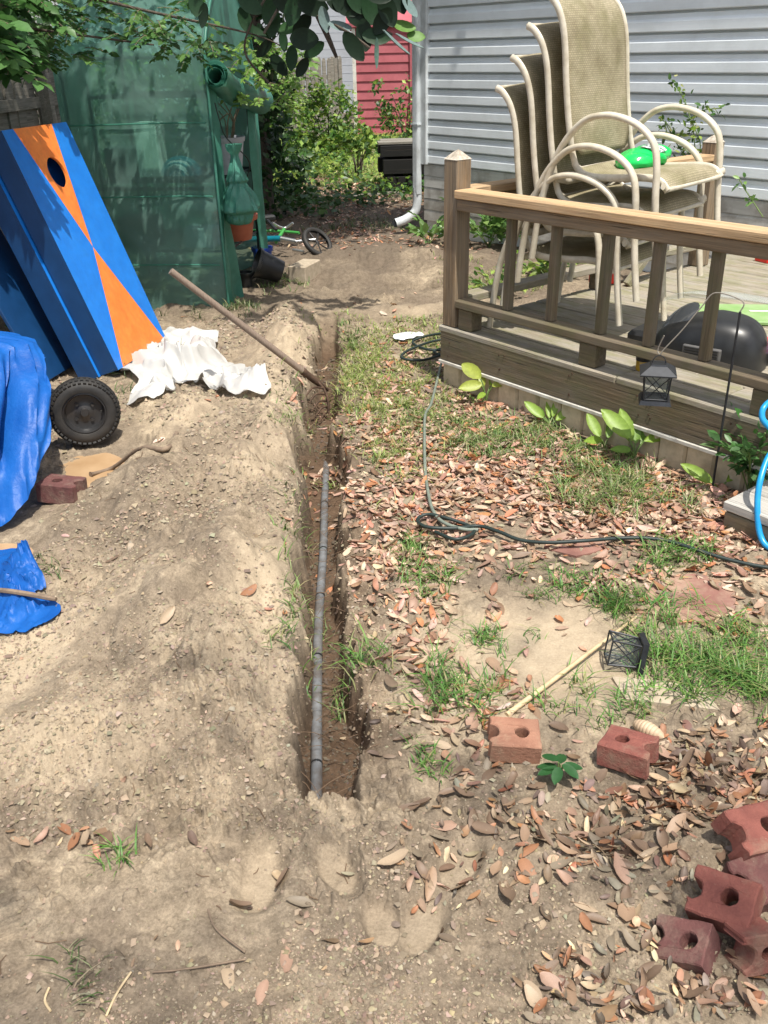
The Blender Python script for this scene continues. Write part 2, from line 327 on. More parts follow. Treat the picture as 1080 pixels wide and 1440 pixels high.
def mk_sling():
    m, nt, b = newmat('woven_sling')
    tc = nt.nodes.new('ShaderNodeTexCoord'); n = noise(nt, tc.outputs['Object'], 7, 7, .65)
    c = ramp(nt, n, [(.3, (.33, .28, .17)), (.5, (.46, .40, .26)), (.7, (.56, .49, .34))])
    a = nt.nodes.new('ShaderNodeUVMap')
    br = nt.nodes.new('ShaderNodeTexBrick'); br.inputs['Scale'].default_value = 1; br.inputs['Mortar Size'].default_value = .0012
    br.inputs['Brick Width'].default_value = .016; br.inputs['Row Height'].default_value = .0085
    br.inputs['Color1'].default_value = (.62, .62, .62, 1); br.inputs['Color2'].default_value = (.45, .45, .45, 1); br.inputs['Mortar'].default_value = (.22, .22, .22, 1)
    nt.links.new(a.outputs[0], br.inputs['Vector'])
    c = mix(nt, .6, c, br.outputs[0], 'OVERLAY')
    n3 = noise(nt, coord(nt, (1, 1, 1)), 4, 6, .7); c = mix(nt, mathn(nt, 'MULTIPLY', ramp(nt, n3, [(.5, (0, 0, 0)), (.7, (1, 1, 1))]), .55), c, (.20, .19, .07))
    nt.links.new(c, b.inputs['Base Color']); b.inputs['Roughness'].default_value = .75
    bumpn(nt, b, br.outputs[0], .5, .001)
    tl = nt.nodes.new('ShaderNodeBsdfTranslucent'); nt.links.new(c, tl.inputs[0])
    m1 = nt.nodes.new('ShaderNodeMixShader'); m1.inputs[0].default_value = .3
    nt.links.new(b.outputs[0], m1.inputs[1]); nt.links.new(tl.outputs[0], m1.inputs[2]); nt.links.new(m1.outputs[0], nt.nodes['Material Output'].inputs[0])
    return m
M['sling'] = mk_sling()
def mk_ground():
    m, nt, b = newmat('sandy_soil')
    tc = nt.nodes.new('ShaderNodeTexCoord'); v = tc.outputs['Object']
    a = nt.nodes.new('ShaderNodeAttribute'); a.attribute_name = 'soil'   # R damp/dark earth, G humus, B pale sand
    sp = nt.nodes.new('ShaderNodeSeparateColor'); nt.links.new(a.outputs['Color'], sp.inputs[0])
    n1 = noise(nt, v, 3.2, 8, .62); n2 = noise(nt, v, 30, 8, .7); n3 = noise(nt, v, 160, 5, .75)
    n4 = noise(nt, v, 9, 9, .72, .8); c = mix(nt, .5, ramp(nt, n1, [(.32, (.165, .128, .088)), (.48, (.275, .218, .153)), (.66, (.43, .352, .25))]), ramp(nt, n4, [(.34, (.14, .108, .074)), (.5, (.28, .222, .156)), (.64, (.46, .377, .268))]))
    c = mix(nt, .75, c, ramp(nt, n2, [(.32, (.24, .235, .23)), (.55, (.52, .52, .52)), (.72, (.74, .74, .73))]), 'OVERLAY')
    c = mix(nt, .55, c, ramp(nt, n3, [(.33, (.22, .22, .22)), (.7, (.76, .76, .76))]), 'OVERLAY')
    c = mix(nt, sp.outputs[2], c, mix(nt, .5, ramp(nt, n2, [(.3, (.38, .30, .205)), (.7, (.52, .425, .30))]), ramp(nt, n3, [(.35, (.34, .265, .18)), (.7, (.54, .44, .315))])))
    c = mix(nt, sp.outputs[1], c, mix(nt, .5, ramp(nt, n2, [(.3, (.07, .052, .037)), (.7, (.20, .155, .115))]), ramp(nt, n3, [(.3, (.06, .046, .033)), (.7, (.25, .20, .15))])))
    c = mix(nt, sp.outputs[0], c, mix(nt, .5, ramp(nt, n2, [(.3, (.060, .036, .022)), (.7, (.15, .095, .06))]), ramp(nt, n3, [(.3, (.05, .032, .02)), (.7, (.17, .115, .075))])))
    nt.links.new(c, b.inputs['Base Color']); b.inputs['Roughness'].default_value = .95; b.inputs['Specular IOR Level'].default_value = .2
    h = mathn(nt, 'ADD', mathn(nt, 'MULTIPLY', n2, 1.0), mathn(nt, 'MULTIPLY', n3, .45)); bumpn(nt, b, h, .7, .006)
    return m
M['ground'] = mk_ground()
def mk_mud():
    m, nt, b = newmat('muddy_water')
    tc = nt.nodes.new('ShaderNodeTexCoord'); n = noise(nt, tc.outputs['Object'], 9, 6)
    nt.links.new(ramp(nt, n, [(.3, (.36, .225, .115)), (.7, (.46, .31, .175))]), b.inputs['Base Color'])
    b.inputs['Roughness'].default_value = .38; bumpn(nt, b, n, .1, .004); return m
M['mud'] = mk_mud()
M['litter'] = leafmat('fallen_leaf_mat', .55, .15)
M['green'] = leafmat('green_leaf_mat', .42, .35)
M['glossleaf'] = leafmat('glossy_magnolia_leaf', .45, .04); M['glossleaf'].node_tree.nodes['Principled BSDF'].inputs['Specular IOR Level'].default_value = .18
M['grass'] = leafmat('grass_mat', .5, .3)
M['clodm'] = leafmat('soil_clod_mat', .95, 0)

# ------------------------------------------------------------------ mesh builder
class MB:
    def __init__(s): s.v = []; s.f = []; s.mi = []; s.uv = None; s.m = 0
    def add(s, vs, fs):
        o = len(s.v); s.v += [tuple(float(c) for c in p) for p in vs]
        for f in fs: s.f.append(tuple(i+o for i in f)); s.mi.append(s.m)
        return s
    def box(s, c, size, rot=None, bev=0):
        x, y, z = [q/2 for q in size]; R = rot if rot is not None else Matrix.Identity(3); c = Vector(c)
        if bev <= 0:
            P = [(-x, -y, -z), (x, -y, -z), (x, y, -z), (-x, y, -z), (-x, -y, z), (x, -y, z), (x, y, z), (-x, y, z)]
            F = [(0, 3, 2, 1), (4, 5, 6, 7), (0, 1, 5, 4), (1, 2, 6, 5), (2, 3, 7, 6), (3, 0, 4, 7)]
        else:
            b = bev; P = []
            for zz, k in ((-z, b), (-z+b, 0), (z-b, 0), (z, b)):
                xx, yy = x-k, y-k; q = b if k == 0 else 0.0
                P += [(-xx+q, -yy, zz), (xx-q, -yy, zz), (xx, -yy+q, zz), (xx, yy-q, zz), (xx-q, yy, zz), (-xx+q, yy, zz), (-xx, yy-q, zz), (-xx, -yy+q, zz)]
            F = [tuple(reversed(range(8))), tuple(range(24, 32))]
            for l in range(3):
                for i in range(8): F.append((l*8+i, l*8+(i+1) % 8, (l+1)*8+(i+1) % 8, (l+1)*8+i))
        return s.add([c+R@Vector(p) for p in P], F)
    def tube(s, pts, r, n=8, cap=True, flat=None, up=None):
        """r scalar/list; flat = (side, normal) scale"""
        pts = [Vector(p) for p in pts]; L = len(pts); rs = r if isinstance(r, (list, tuple)) else [r]*L
        vs = []; prev = None
        for i, p in enumerate(pts):
            t = (pts[min(i+1, L-1)]-pts[max(i-1, 0)]).normalized()
            if up is not None: a = Vector(up)
            elif prev is None: a = Vector((0, 0, 1)) if abs(t.z) < .9 else Vector((1, 0, 0))
            else: a = prev
            a = (a-t*a.dot(t)); a = a.normalized() if a.length > 1e-6 else t.orthogonal().normalized()
            prev = a; b = t.cross(a); fa, fb = flat or (1, 1)
            for k in range(n):
                g = 2*math.pi*k/n; vs.append(p+a*math.cos(g)*rs[i]*fa+b*math.sin(g)*rs[i]*fb)
        fs = [(i*n+k, i*n+(k+1) % n, (i+1)*n+(k+1) % n, (i+1)*n+k) for i in range(L-1) for k in range(n)]
        if cap: fs += [tuple(reversed(range(n))), tuple(range((L-1)*n, L*n))]
        return s.add(vs, fs)
    def lathe(s, prof, c=(0, 0, 0), R=None, n=24, cap=False):
        R = R if R is not None else Matrix.Identity(3); c = Vector(c); vs = []
        for (r, z) in prof:
            for k in range(n):
                g = 2*math.pi*k/n; vs.append(c+R@Vector((r*math.cos(g), r*math.sin(g), z)))
        L = len(prof)
        fs = [(i*n+k, i*n+(k+1) % n, (i+1)*n+(k+1) % n, (i+1)*n+k) for i in range(L-1) for k in range(n)]
        if cap: fs += [tuple(reversed(range(n))), tuple(range((L-1)*n, L*n))]
        return s.add(vs, fs)
    def sheet(s, g):
        """g: array (m,n,3)"""
        m, n = g.shape[:2]; return s.add(g.reshape(-1, 3), [(i*n+j, i*n+j+1, (i+1)*n+j+1, (i+1)*n+j) for i in range(m-1) for j in range(n-1)])
    def prism(s, poly, d):
        """poly list of 3d pts (ccw seen from +d), extruded by -d"""
        n = len(poly); d = Vector(d); P = [Vector(p) for p in poly]
        return s.add(P+[p-d for p in P], [tuple(range(n)), tuple(reversed(range(n, 2*n)))]+[(i, i+n, (i+1) % n+n, (i+1) % n) for i in range(n)])

def finish(name, me, mats, parent, smooth):
    for q in (mats if isinstance(mats, (list, tuple)) else [mats]): me.materials.append(q)
    o = bpy.data.objects.new(name, me); COL.objects.link(o)
    if smooth: me.shade_smooth()
    if parent is not None: o.parent = parent
    return o
def build(name, mb, mats, parent=None, smooth=False, base=None, world=True):
    """one mesh object; world-space verts are re-based to the parent's (or the given) origin"""
    me = bpy.data.meshes.new(name); V = mb.v
    if world and parent is not None:
        inv = parent.matrix_basis.inverted()
        pp = parent.parent
        if pp is not None: inv = (pp.matrix_basis@parent.matrix_basis).inverted()
        V = [inv@Vector(p) for p in V]
    elif base is not None:
        b = Vector(base); V = [Vector(p)-b for p in V]
    me.from_pydata([tuple(p) for p in V], [], mb.f)
    if any(mb.mi): me.polygons.foreach_set('material_index', mb.mi)
    o = finish(name, me, mats, parent, smooth)
    if base is not None and parent is None: o.location = base
    if smooth:
        try: me.set_sharp_from_angle(angle=math.radians(50))
        except Exception: pass
    return o
def board(name, p0, p1, w, h, mat, parent, up=(0, 0, 1), bev=.004, me=None):
    """a board from p0 to p1 (centre line), its mesh in a local frame with X along the grain"""
    p0 = Vector(p0); p1 = Vector(p1); t = (p1-p0); L = t.length; t.normalize()
    u = Vector(up); u = (u-t*u.dot(t)).normalized(); s = u.cross(t)
    if me is None: mb = MB().box((0, 0, 0), (L, w, h), None, bev); me = bpy.data.meshes.new(name); me.from_pydata(mb.v, [], mb.f); me.materials.append(mat)
    o = bpy.data.objects.new(name, me); COL.objects.link(o)
    Mx = Matrix((t, s, u)).transposed().to_4x4(); Mx.translation = (p0+p1)/2
    if parent is not None:
        o.parent = parent; Mx = parent.matrix_basis.inverted()@Mx
    o.matrix_basis = Mx; return o
def tag(o, label=None, cat=None, group=None, kind=None):
    if label: o['label'] = label
    if cat: o['category'] = cat
    if group: o['group'] = group
    if kind: o['kind'] = kind
    return o
def thing(name, loc, label, cat, group=None, rz=0):
    o = bpy.data.objects.new(name, None); COL.objects.link(o); o.location = [float(c) for c in loc]; o.rotation_euler = (0, 0, rz)
    o.matrix_basis = Matrix.Translation(Vector([float(c) for c in loc]))@Matrix.Rotation(rz, 4, 'Z')
    o.empty_display_size = .05
    return tag(o, label, cat, group)
def copy_tree(o, parent=None):
    c = o.copy(); COL.objects.link(c); c.parent = parent
    for ch in list(o.children): copy_tree(ch, c)
    return c
def npmesh(name, V, F, mat, parent=None, col=None, smooth=False, attr='Col', base=None):
    """V (n,3), F (m,k) uniform faces, col per-vertex (n,3)"""
    V = np.asarray(V, np.float32)
    if base is not None: V = V-np.asarray(base, np.float32)
    if parent is not None and base is None: V = V-np.array(parent.matrix_basis.translation, np.float32)
    F = np.asarray(F, np.int32); k = F.shape[1]
    me = bpy.data.meshes.new(name); me.vertices.add(len(V)); me.vertices.foreach_set('co', V.ravel())
    me.loops.add(F.size); me.loops.foreach_set('vertex_index', F.ravel())
    me.polygons.add(len(F)); me.polygons.foreach_set('loop_start', np.arange(0, F.size, k, dtype=np.int32)); me.polygons.foreach_set('loop_total', np.full(len(F), k, np.int32))
    if col is not None:
        a = me.color_attributes.new(attr, 'FLOAT_COLOR', 'POINT'); c4 = np.ones((len(V), 4), np.float32); c4[:, :3] = col; a.data.foreach_set('color', c4.ravel())
    me.update(calc_edges=True); me.validate()
    o = finish(name, me, mat, parent, smooth)
    if base is not None: o.location = [float(c) for c in base]
    return o
def curve_pts(P, n=8, closed=False):
    """catmull-rom"""
    P = [Vector(p) for p in P]; out = []; L = len(P)
    for i in range(L-1):
        a = P[max(i-1, 0)]; b = P[i]; c = P[i+1]; d = P[min(i+2, L-1)]
        for k in range(n):
            t = k/n; out.append(.5*((2*b)+(c-a)*t+(2*a-5*b+4*c-d)*t*t+(3*b-a-3*c+d)*t**3))
    out.append(P[-1]); return out

# ------------------------------------------------------------------ ground
def make_ground():
    half = math.radians(30.5); na = 800
    az = np.concatenate([np.linspace(-math.pi, -half, 60)[:-1], np.linspace(-half, half, na), np.linspace(half, math.pi, 60)[1:]])
    ph = np.concatenate([np.linspace(math.radians(70), math.radians(6.5), 780), np.linspace(math.radians(6.5), math.radians(.75), 61)[1:]])
    r = CAMH/np.tan(ph); A, Rr = np.meshgrid(az, r)
    X = Rr*np.sin(A); Y = Rr*np.cos(A); Z = Hfine(X, Y)
    m, n = X.shape; V = np.stack([X, Y, Z], -1).reshape(-1, 3)
    i = np.arange(m-1)[:, None]*n; j = np.arange(n-1)[None, :]; a = (i+j).ravel()
    F = np.stack([a, a+1, a+n+1, a+n], 1)[:, ::-1]
    # close the small disc under the camera
    V = np.vstack([V, [[0, 0, 0]]]); 
    x, y = V[:, 0], V[:, 1]
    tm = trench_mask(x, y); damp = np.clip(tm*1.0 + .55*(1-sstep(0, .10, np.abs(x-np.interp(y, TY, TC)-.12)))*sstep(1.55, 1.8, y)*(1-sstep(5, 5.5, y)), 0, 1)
    px, py = proj(V)
    nz = fbm(x*3, y*3, 4, 50)
    humus = sstep(6.5, 7.4, y+nz*1.4)*.95                                    # shaded leaf mould by the shrubs
    humus = np.maximum(humus, .8*sstep(5.3, 6.0, y)*(1-sstep(9, 10, y))*np.clip(.75+2.2*fbm(x*3, y*4, 4, 57), 0, 1))
    humus = np.maximum(humus, .75*(1-sstep(-1.75, -1.2, x+nz*.3))*sstep(4.2, 4.8, y))
    humus = np.maximum(humus, .55*sstep(.15, .5, x+nz*.5)*sstep(2.5, 3.0, y)*(1-sstep(5.6, 6.4, y)))
    humus = np.maximum(humus, .6*bump2(x, y, .5, 1.4, .22, .16))
    humus = np.maximum(humus, np.clip(.34+1.1*nz, .05, .7)*(1-sstep(1.42, 1.66, y+.3*nz)))
    humus = np.maximum(humus, .62*sstep(-.02, .16, fbm(x*7+.4*fbm(x*20, y*20, 2, 53), y*7, 5, 52, .6))*(1-sstep(4.5, 6, y)))
    humus = np.maximum(humus, np.clip(.85*bump2(x, y, -.80, 2.75, .42, .42)*(.75+1.6*nz), 0, .8)); humus = np.maximum(humus, np.clip(.6*bump2(x, y, -.62, 1.95, .28, .30)*(.6+1.8*nz), 0, .7))
    humus = humus*(1-.5*sstep(14, 17, y))
    sand = np.clip(.95*bump2(x, y, .38, 2.08, .40, .34, .3)*1.5-.25, 0, .9)
    for (cx, cy, rx, ry) in ((-.36, 2.05, .10, .5), (-.75, 1.75, .35, .15), (-.5, 4.7, .25, .8), (-.75, 3.8, .3, .3), (-1.05, 2.2, .3, .3), (-.50, 3.3, .2, .4), (.15, 5.75, .5, .15)):
        sand = np.maximum(sand, .75*bump2(x, y, cx, cy, rx, ry)*(.6+1.6*np.clip(nz+.3, 0, 1)))
    for (fx, fy, rx, ry, rot) in FEET: sand = np.maximum(sand, .55*np.clip(bump2(x, y, fx, fy, rx, ry, rot)*1.6-.3, 0, 1))
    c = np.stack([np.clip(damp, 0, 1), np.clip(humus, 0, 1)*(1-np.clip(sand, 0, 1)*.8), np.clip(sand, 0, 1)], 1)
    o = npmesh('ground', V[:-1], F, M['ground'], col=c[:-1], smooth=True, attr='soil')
    tag(o, kind='structure')
make_ground()
# puddles of tan muddy water beside and in front of the tarpaulin
for cx, cy, rx, ry in ((-1.16, 3.40, .20, .30), (-1.32, 2.72, .22, .15)):
    pr = []
    for k in range(40):
        g = 2*math.pi*k/40; q = 1+.35*float(vnoise(math.cos(g)*1.7+cx*5, math.sin(g)*1.7, 3)); pr.append((cx+rx*q*.98*math.cos(g), cy+ry*q*.98*math.sin(g), 0))
    z0 = Hs(cx, cy)+.004
    o = build('puddle', MB().add([(a, b, z0) for a, b, c in pr], [tuple(range(40))]), M['mud']); tag(o, kind='structure')

# ------------------------------------------------------------------ deck frame of reference
D0 = np.array([.301, 4.387, 0.]); DA = math.radians(38)
dd = np.array([math.sin(DA), -math.cos(DA), 0.]); dn = np.array([math.cos(DA), math.sin(DA), 0.])   # along the front, towards the house
UPV = np.array([0, 0, 1.])
def DK(s, t, z): return D0+dd*s+dn*t+UPV*z
DZ = .303
R_D = Matrix((Vector(dd), Vector(dn), Vector((0, 0, 1)))).transposed()
def make_deck():
    dk = thing('wooden_deck', DK(0, 0, 0), 'weathered low wooden deck with railing, set against the pale grey house', 'deck')
    SL = 3.1
    # skirt of vertical vinyl ribs, each its own panel
    n = 24; w = SL/n
    prof = [(-w/2+.001, .012), (-w/2+.012, 0), (w/2-.010, 0), (w/2-.001, .012), (w/2-.001, .02), (-w/2+.001, .02)]
    mb = MB(); P = []
    for z in (-.04, .118): P += [(a, b, z) for a, b in prof]
    mb.add(P, [tuple(reversed(range(6))), tuple(range(6, 12))]+[(i, (i+1) % 6, (i+1) % 6+6, i+6) for i in range(6)])
    pm = bpy.data.meshes.new('skirt_panel'); pm.from_pydata(mb.v, [], mb.f); pm.materials.append(M['skirt'])
    for k in range(n):
        o = bpy.data.objects.new('skirt_panel', pm); COL.objects.link(o); o.parent = dk
        Mx = R_D.to_4x4(); p = DK((k+.5)*w, .008+random.uniform(-.002, .002), random.uniform(-.003, .002)); Mx.translation = p; o.matrix_basis = dk.matrix_basis.inverted()@Mx
    RS = Matrix((Vector(-dn), Vector(dd), Vector((0, 0, 1)))).transposed()
    for k in range(20):
        o = bpy.data.objects.new('skirt_panel', pm); COL.objects.link(o); o.parent = dk
        Mx = RS.to_4x4(); Mx = Matrix((Vector(dn), Vector(-dd)*-1, Vector((0, 0, 1)))).transposed().to_4x4(); Mx.translation = DK(.008, .03+(k+.5)*w, 0); o.matrix_basis = dk.matrix_basis.inverted()@Mx
    # white strip on top of the skirt, in two lengths
    for a, b in ((-.004, 1.12), (1.123, 2.3), (2.303, SL)): board('skirt_trim', DK(a, -.004, .124), DK(b, -.004, .124), .022, .016, M['trim'], dk, bev=.002)
    board('skirt_trim', DK(-.004, .01, .124), DK(-.004, 2.6, .124), .022, .016, M['trim'], dk, bev=.002)
    # fascia boards
    for a, b in ((0, 2.02), (2.024, SL)): board('fascia_board', DK(a, .012, .208), DK(b, .012, .208), .038, .148, M['deckwood'], dk)
    board('fascia_board', DK(.019, .035, .208), DK(.019, 2.6, .208), .038, .148, M['deckwood'], dk)
    # nails in the fascia
    for s in (.05, .42, .43, .82, .83, 1.2, 1.24, 1.26, 1.62):
        for z in (.17, .245):
            build('nail_head', MB().box(DK(s+random.uniform(-.02, .02), -.0085, z+random.uniform(-.02, .02)), (.006, .003, .006), R_D), M['rust'], dk)
    # deck boards, long boards parallel to the front
    bw = .138; k = 0; t = .0
    meshcache = {}
    while t < 2.62:
        cut = [random.uniform(.9, 2.2)]
        segs = [(-.015, cut[0]-.002), (cut[0]+.002, SL)]
        for a, b in segs:
            dz = random.uniform(-.002, .002); board('deck_board', DK(a, t+bw/2-.012, DZ-.0145+dz), DK(b, t+bw/2-.012, DZ-.0145+random.uniform(-.002, .002)), bw-.008, .029, M['boardwood'], dk, bev=.005)
        t += bw
    # joist shadows below are closed off by a dark rim
    board('rim_joist', DK(0.05, 2.62, .2), DK(SL, 2.62, .2), .038, .14, M['deckwood'], dk)
    # posts
    def post(s, t, top, mat='railwood', cap=True):
        p = board('deck_post', DK(s, t, DZ+.002), DK(s, t, top), .089, .089, M[mat], dk, up=tuple(dd), bev=.004)
        if cap:
            mb = MB(); z = top; a = .0455
            P = [DK(s-a, t-a, z+.001), DK(s+a, t-a, z+.001), DK(s+a, t+a, z+.001), DK(s-a, t+a, z+.001)]
            q = .016; P += [DK(s-q, t-q, z+.030), DK(s+q, t-q, z+.030), DK(s+q, t+q, z+.030), DK(s-q, t+q, z+.030), DK(s+.003, t, z+.042)]
            mb.add(P, [(3, 2, 1, 0)]+[(i, (i+1) % 4, (i+1) % 4+4, i+4) for i in range(4)]+[(4+i, 4+(i+1) % 4, 8) for i in range(4)])
            build('post_top', mb, M['caprot'], p)
        return p
    post(.045, .05, 1.062); post(.045, 2.05, 1.0); post(1.80, .05, .86, cap=False)
    # front railing
    board('rail_cap', DK(.095, .035, .922), DK(3.05, .035, .922), .105, .036, M['capwood'], dk)
    board('under_rail', DK(.092, .022, .875), DK(3.05, .022, .875), .038, .052, M['railwood'], dk)
    board('bottom_rail', DK(.095, .040, .424), DK(1.752, .040, .424), .089, .036, M['deckwood'], dk)
    for s in (.155, .90, 1.70): board('rail_block', DK(s-.045, .045, .354), DK(s+.045, .045, .354), .075, .098, M['deckwood'], dk)
    for s in (.40, .66, .93, 1.17, 1.42, 2.06, 2.3, 2.54, 2.78):
        board('baluster', DK(s+random.uniform(-.006, .006), .050, .443), DK(s, .050, .848), .038, .038, M['deckwood'], dk, up=tuple(dd), bev=.003)
    # side railing running back to the far post
    board('rail_cap', DK(.045, .098, .922), DK(.045, 2.0, .922), .100, .036, M['capwood'], dk)
    board('under_rail', DK(.03, .098, .875), DK(.03, 2.0, .875), .038, .052, M['railwood'], dk)
    board('bottom_rail', DK(.03, .098, .424), DK(.03, 2.0, .424), .089, .036, M['boardwood'], dk)
    board('rail_block', DK(.03, 1.1, .354), DK(.03, 1.2, .354), .075, .098, M['deckwood'], dk)
    for t, lean in ((.75, .18),): board('baluster', DK(.10, t+.55, DZ+.008), DK(.10+lean*.3, t+.80, DZ+.30), .038, .038, M['boardwood'], dk, up=tuple(dd), bev=.003)
make_deck()

# ------------------------------------------------------------------ house
WT = 2.75
def make_house():
    S0 = -3.30; c0 = DK(S0, WT, 0)
    hs = thing('vinyl_sided_house', (c0[0], c0[1], 0), 'pale grey house wall with horizontal vinyl siding and a corner downspout behind the deck', 'house')
    LEN = 9.0
    def lap(name, z, mat, h, off=0, prof=None):
        prof = prof or [(-.020, .004), (.012, .004), (.022, .0), (.024, .006), (.021, .060), (.007, .080), (.004, h-.016), (-.020, h-.012)]
        mb = MB(); P = []
        for s in (0, LEN): P += [(s, -(a+off), b) for a, b in prof]
        n = len(prof); mb.add(P, [tuple(range(n)), tuple(reversed(range(n, 2*n)))]+[(i, i+n, (i+1) % n+n, (i+1) % n) for i in range(n)])
        me = bpy.data.meshes.new(name); me.from_pydata(mb.v, [], mb.f); me.materials.append(M[mat])
        return me
    def place(me, name, z, dx=0):
        o = bpy.data.objects.new(name, me); COL.objects.link(o); o.parent = hs
        Mx = R_D.to_4x4(); Mx.translation = DK(S0, WT, z)+dd*dx; o.matrix_basis = hs.matrix_basis.inverted()@Mx
    me = lap('siding_panel', 0, 'siding', .1215)
    for k in range(17): place(me, 'siding_panel', .61+.1215*k, 0)
    flat = [(0, 0), (.012, 0), (.010, .08), (.004, .0945), (0, .0945)]
    me2 = lap('foundation_panel', 0, 'siding_dirty', .0945, prof=flat)
    for k in range(5): place(me2, 'foundation_panel', .12+.0965*k, 0)
    # solid wall behind, side wall, roof
    wb = MB().box(DK(S0+LEN/2, WT+2.5, 1.3), (LEN-.01, 4.955, 2.70), R_D); build('wall', wb, M['siding'], hs)
    rf = MB(); e = .12
    a = [DK(S0-e, WT-e, 2.68), DK(S0+LEN, WT-e, 2.68), DK(S0+LEN, WT+2.5, 3.5), DK(S0-e, WT+2.5, 3.5), DK(S0+LEN, WT+5.2, 2.68), DK(S0-e, WT+5.2, 2.68)]
    rf.add(a+[p+np.array([0, 0, .08]) for p in a], [(0, 3, 2, 1), (3, 5, 4, 2), (6, 7, 8, 9), (9, 8, 10, 11), (0, 1, 7, 6), (5, 11, 10, 4), (0, 6, 9, 3), (3, 9, 11, 5), (1, 2, 8, 7), (2, 4, 10, 8)])
    build('roof', rf, M['roofing'], hs)
    # corner trim, then the downspout standing just outside it
    build('corner_trim', MB().box(DK(S0+.022, WT-.022, 1.65), (.085, .05, 2.1), R_D, .004), M['white_metal'], hs)
    dsp = MB()
    dsp.box(DK(S0-.045, WT-.055, 1.52), (.075, .055, 2.36), R_D, .008)
    for k in (-.018, .0, .018): dsp.box(DK(S0-.045+k, WT-.0835, 1.52), (.006, .006, 2.3), R_D)
    o = build('downspout', dsp, M['white_metal'], hs)
    el = MB(); pts = [DK(S0-.045, WT-.055, .40), DK(S0-.045, WT-.055, .27), DK(S0-.055, WT-.075, .19), DK(S0-.09, WT-.15, .13), DK(S0-.13, WT-.24, .10)]
    el.tube(curve_pts(pts, 5), .040, 10, False, (1.0, .8)); build('elbow', el, M['white_metal'], o, True)
    build('spout_mouth', MB().lathe([(.0, -.012), (.036, -.012)], DK(S0-.13, WT-.24, .10), Matrix.Rotation(math.radians(80), 3, 'X'), 12), M['blackplastic'], o)
    build('spout_strap', MB().box(DK(S0-.045, WT-.057, .93), (.09, .066, .015), R_D), M['white_metal'], o)
make_house()

# ------------------------------------------------------------------ sling chairs
def make_chair():
    root = thing('patio_chair', (0, 0, 0), 'x', 'chair', 'stacked cream sling patio chairs')
    Wd = .61
    arch = [(0, 0), (.02, .16), (.055, .33), (.12, .475), (.21, .570), (.30, .597), (.39, .588), (.47, .556), (.53, .50), (.553, .42), (.562, .30), (.58, .15), (.605, 0)]
    for y in (0, Wd):
        P = [(p.x, y, p.y) for p in curve_pts([(a, b, 0) for a, b in arch], 4)]
        fr = MB().tube(P, .0135, 10, True, (1.4, 1.0), up=(0, 1, 0)); build('arm_frame', fr, M['chair_metal'], root, True, world=False)
    rail = [(-.035, 1.045), (-.005, 1.03), (.035, .985), (.062, .92), (.078, .84), (.095, .70), (.118, .56), (.150, .43), (.185, .375), (.25, .355), (.38, .358), (.48, .366), (.55, .358), (.590, .322)]
    rp = curve_pts([(a, b, 0) for a, b in rail], 5)
    y0, y1 = .045, Wd-.045
    for y in (y0, y1): build('sling_rail', MB().tube([(p.x, y, p.y) for p in rp], .010, 8, True, (1.0, 1.5), up=(0, 1, 0)), M['chair_metal'], root, True, world=False)
    # sling: back and seat, sagging a little between the rails
    def sling(name, pts, round_top=False, round_bot=False):
        m = len(pts); n = 13; g = np.zeros((m, n, 3)); uv = []
        L = 0
        for i, p in enumerate(pts):
            if i: L += (pts[i]-pts[i-1]).length
            t = (pts[min(i+1, m-1)]-pts[max(i-1, 0)]).normalized(); nx, nz = t.y, -t.x
            ins = 0
            if round_top and i < 4: ins = .05*(1-i/4)**2
            if round_bot and i > m-5: ins = .07*(1-(m-1-i)/4)**2
            for j in range(n):
                q = j/(n-1); sag = .018*4*q*(1-q)*min(1, (m-1-i)/4)*min(1, i/3+.4)
                y = y0+ins+(y1-y0-2*ins)*q; g[i, j] = (p.x-nx*sag, y, p.y-nz*sag); uv.append((L, y))
        mb = MB().sheet(g); o = build(name, mb, M['sling'], root, True, world=False); me = o.data
        ul = me.uv_layers.new(name='UVMap')
        for lp in me.loops: ul.data[lp.index].uv = (uv[lp.vertex_index][1], uv[lp.vertex_index][0])
        md = o.modifiers.new('s', 'SOLIDIFY'); md.thickness = .003
        return o
    sling('back_sling', rp[:36], True, True); sling('seat_sling', rp[39:])
    # cross bars and braces
    build('top_bar', MB().tube([(-.035, y0, 1.045), (-.035, y1, 1.045)], .010, 8), M['chair_metal'], root, True, world=False)
    build('back_cross_bar', MB().tube([(.155, y0, .40), (.150, .12, .375), (.150, Wd-.12, .375), (.155, y1, .40)], .010, 8), M['chair_metal'], root, True, world=False)
    build('front_bar', MB().tube([(.585, y0, .325), (.585, y1, .325)], .010, 8), M['chair_metal'], root, True, world=False)
    build('cross_brace', MB().tube([(.585, .01, .345), (.56, .10, .325), (.56, Wd-.10, .325), (.585, Wd-.01, .345)], .010, 8, True, (1.6, .9)), M['chair_metal'], root, True, world=False)
    build('cross_brace', MB().tube([(.095, .01, .345), (.10, .10, .325), (.10, Wd-.10, .325), (.095, Wd-.01, .345)], .010, 8, True, (1.6, .9)), M['chair_metal'], root, True, world=False)
    for y in (.012, Wd-.012):
        for u, z in ((.592, .02), (.0, .02)): pass
    return root
ch0 = make_chair()
clabels = ['cream sling patio chair at the bottom of the stack, its legs on the deck boards',
           'second cream sling patio chair from the bottom of the stack on the deck',
           'third cream sling patio chair from the bottom, just under the topmost one',
           'topmost cream sling patio chair of the stack, its whole mesh back and seat in view']
CA = np.array([.541, 4.314, DZ+.002]); fdir = np.array([math.cos(math.radians(-42)), math.sin(math.radians(-42)), 0])
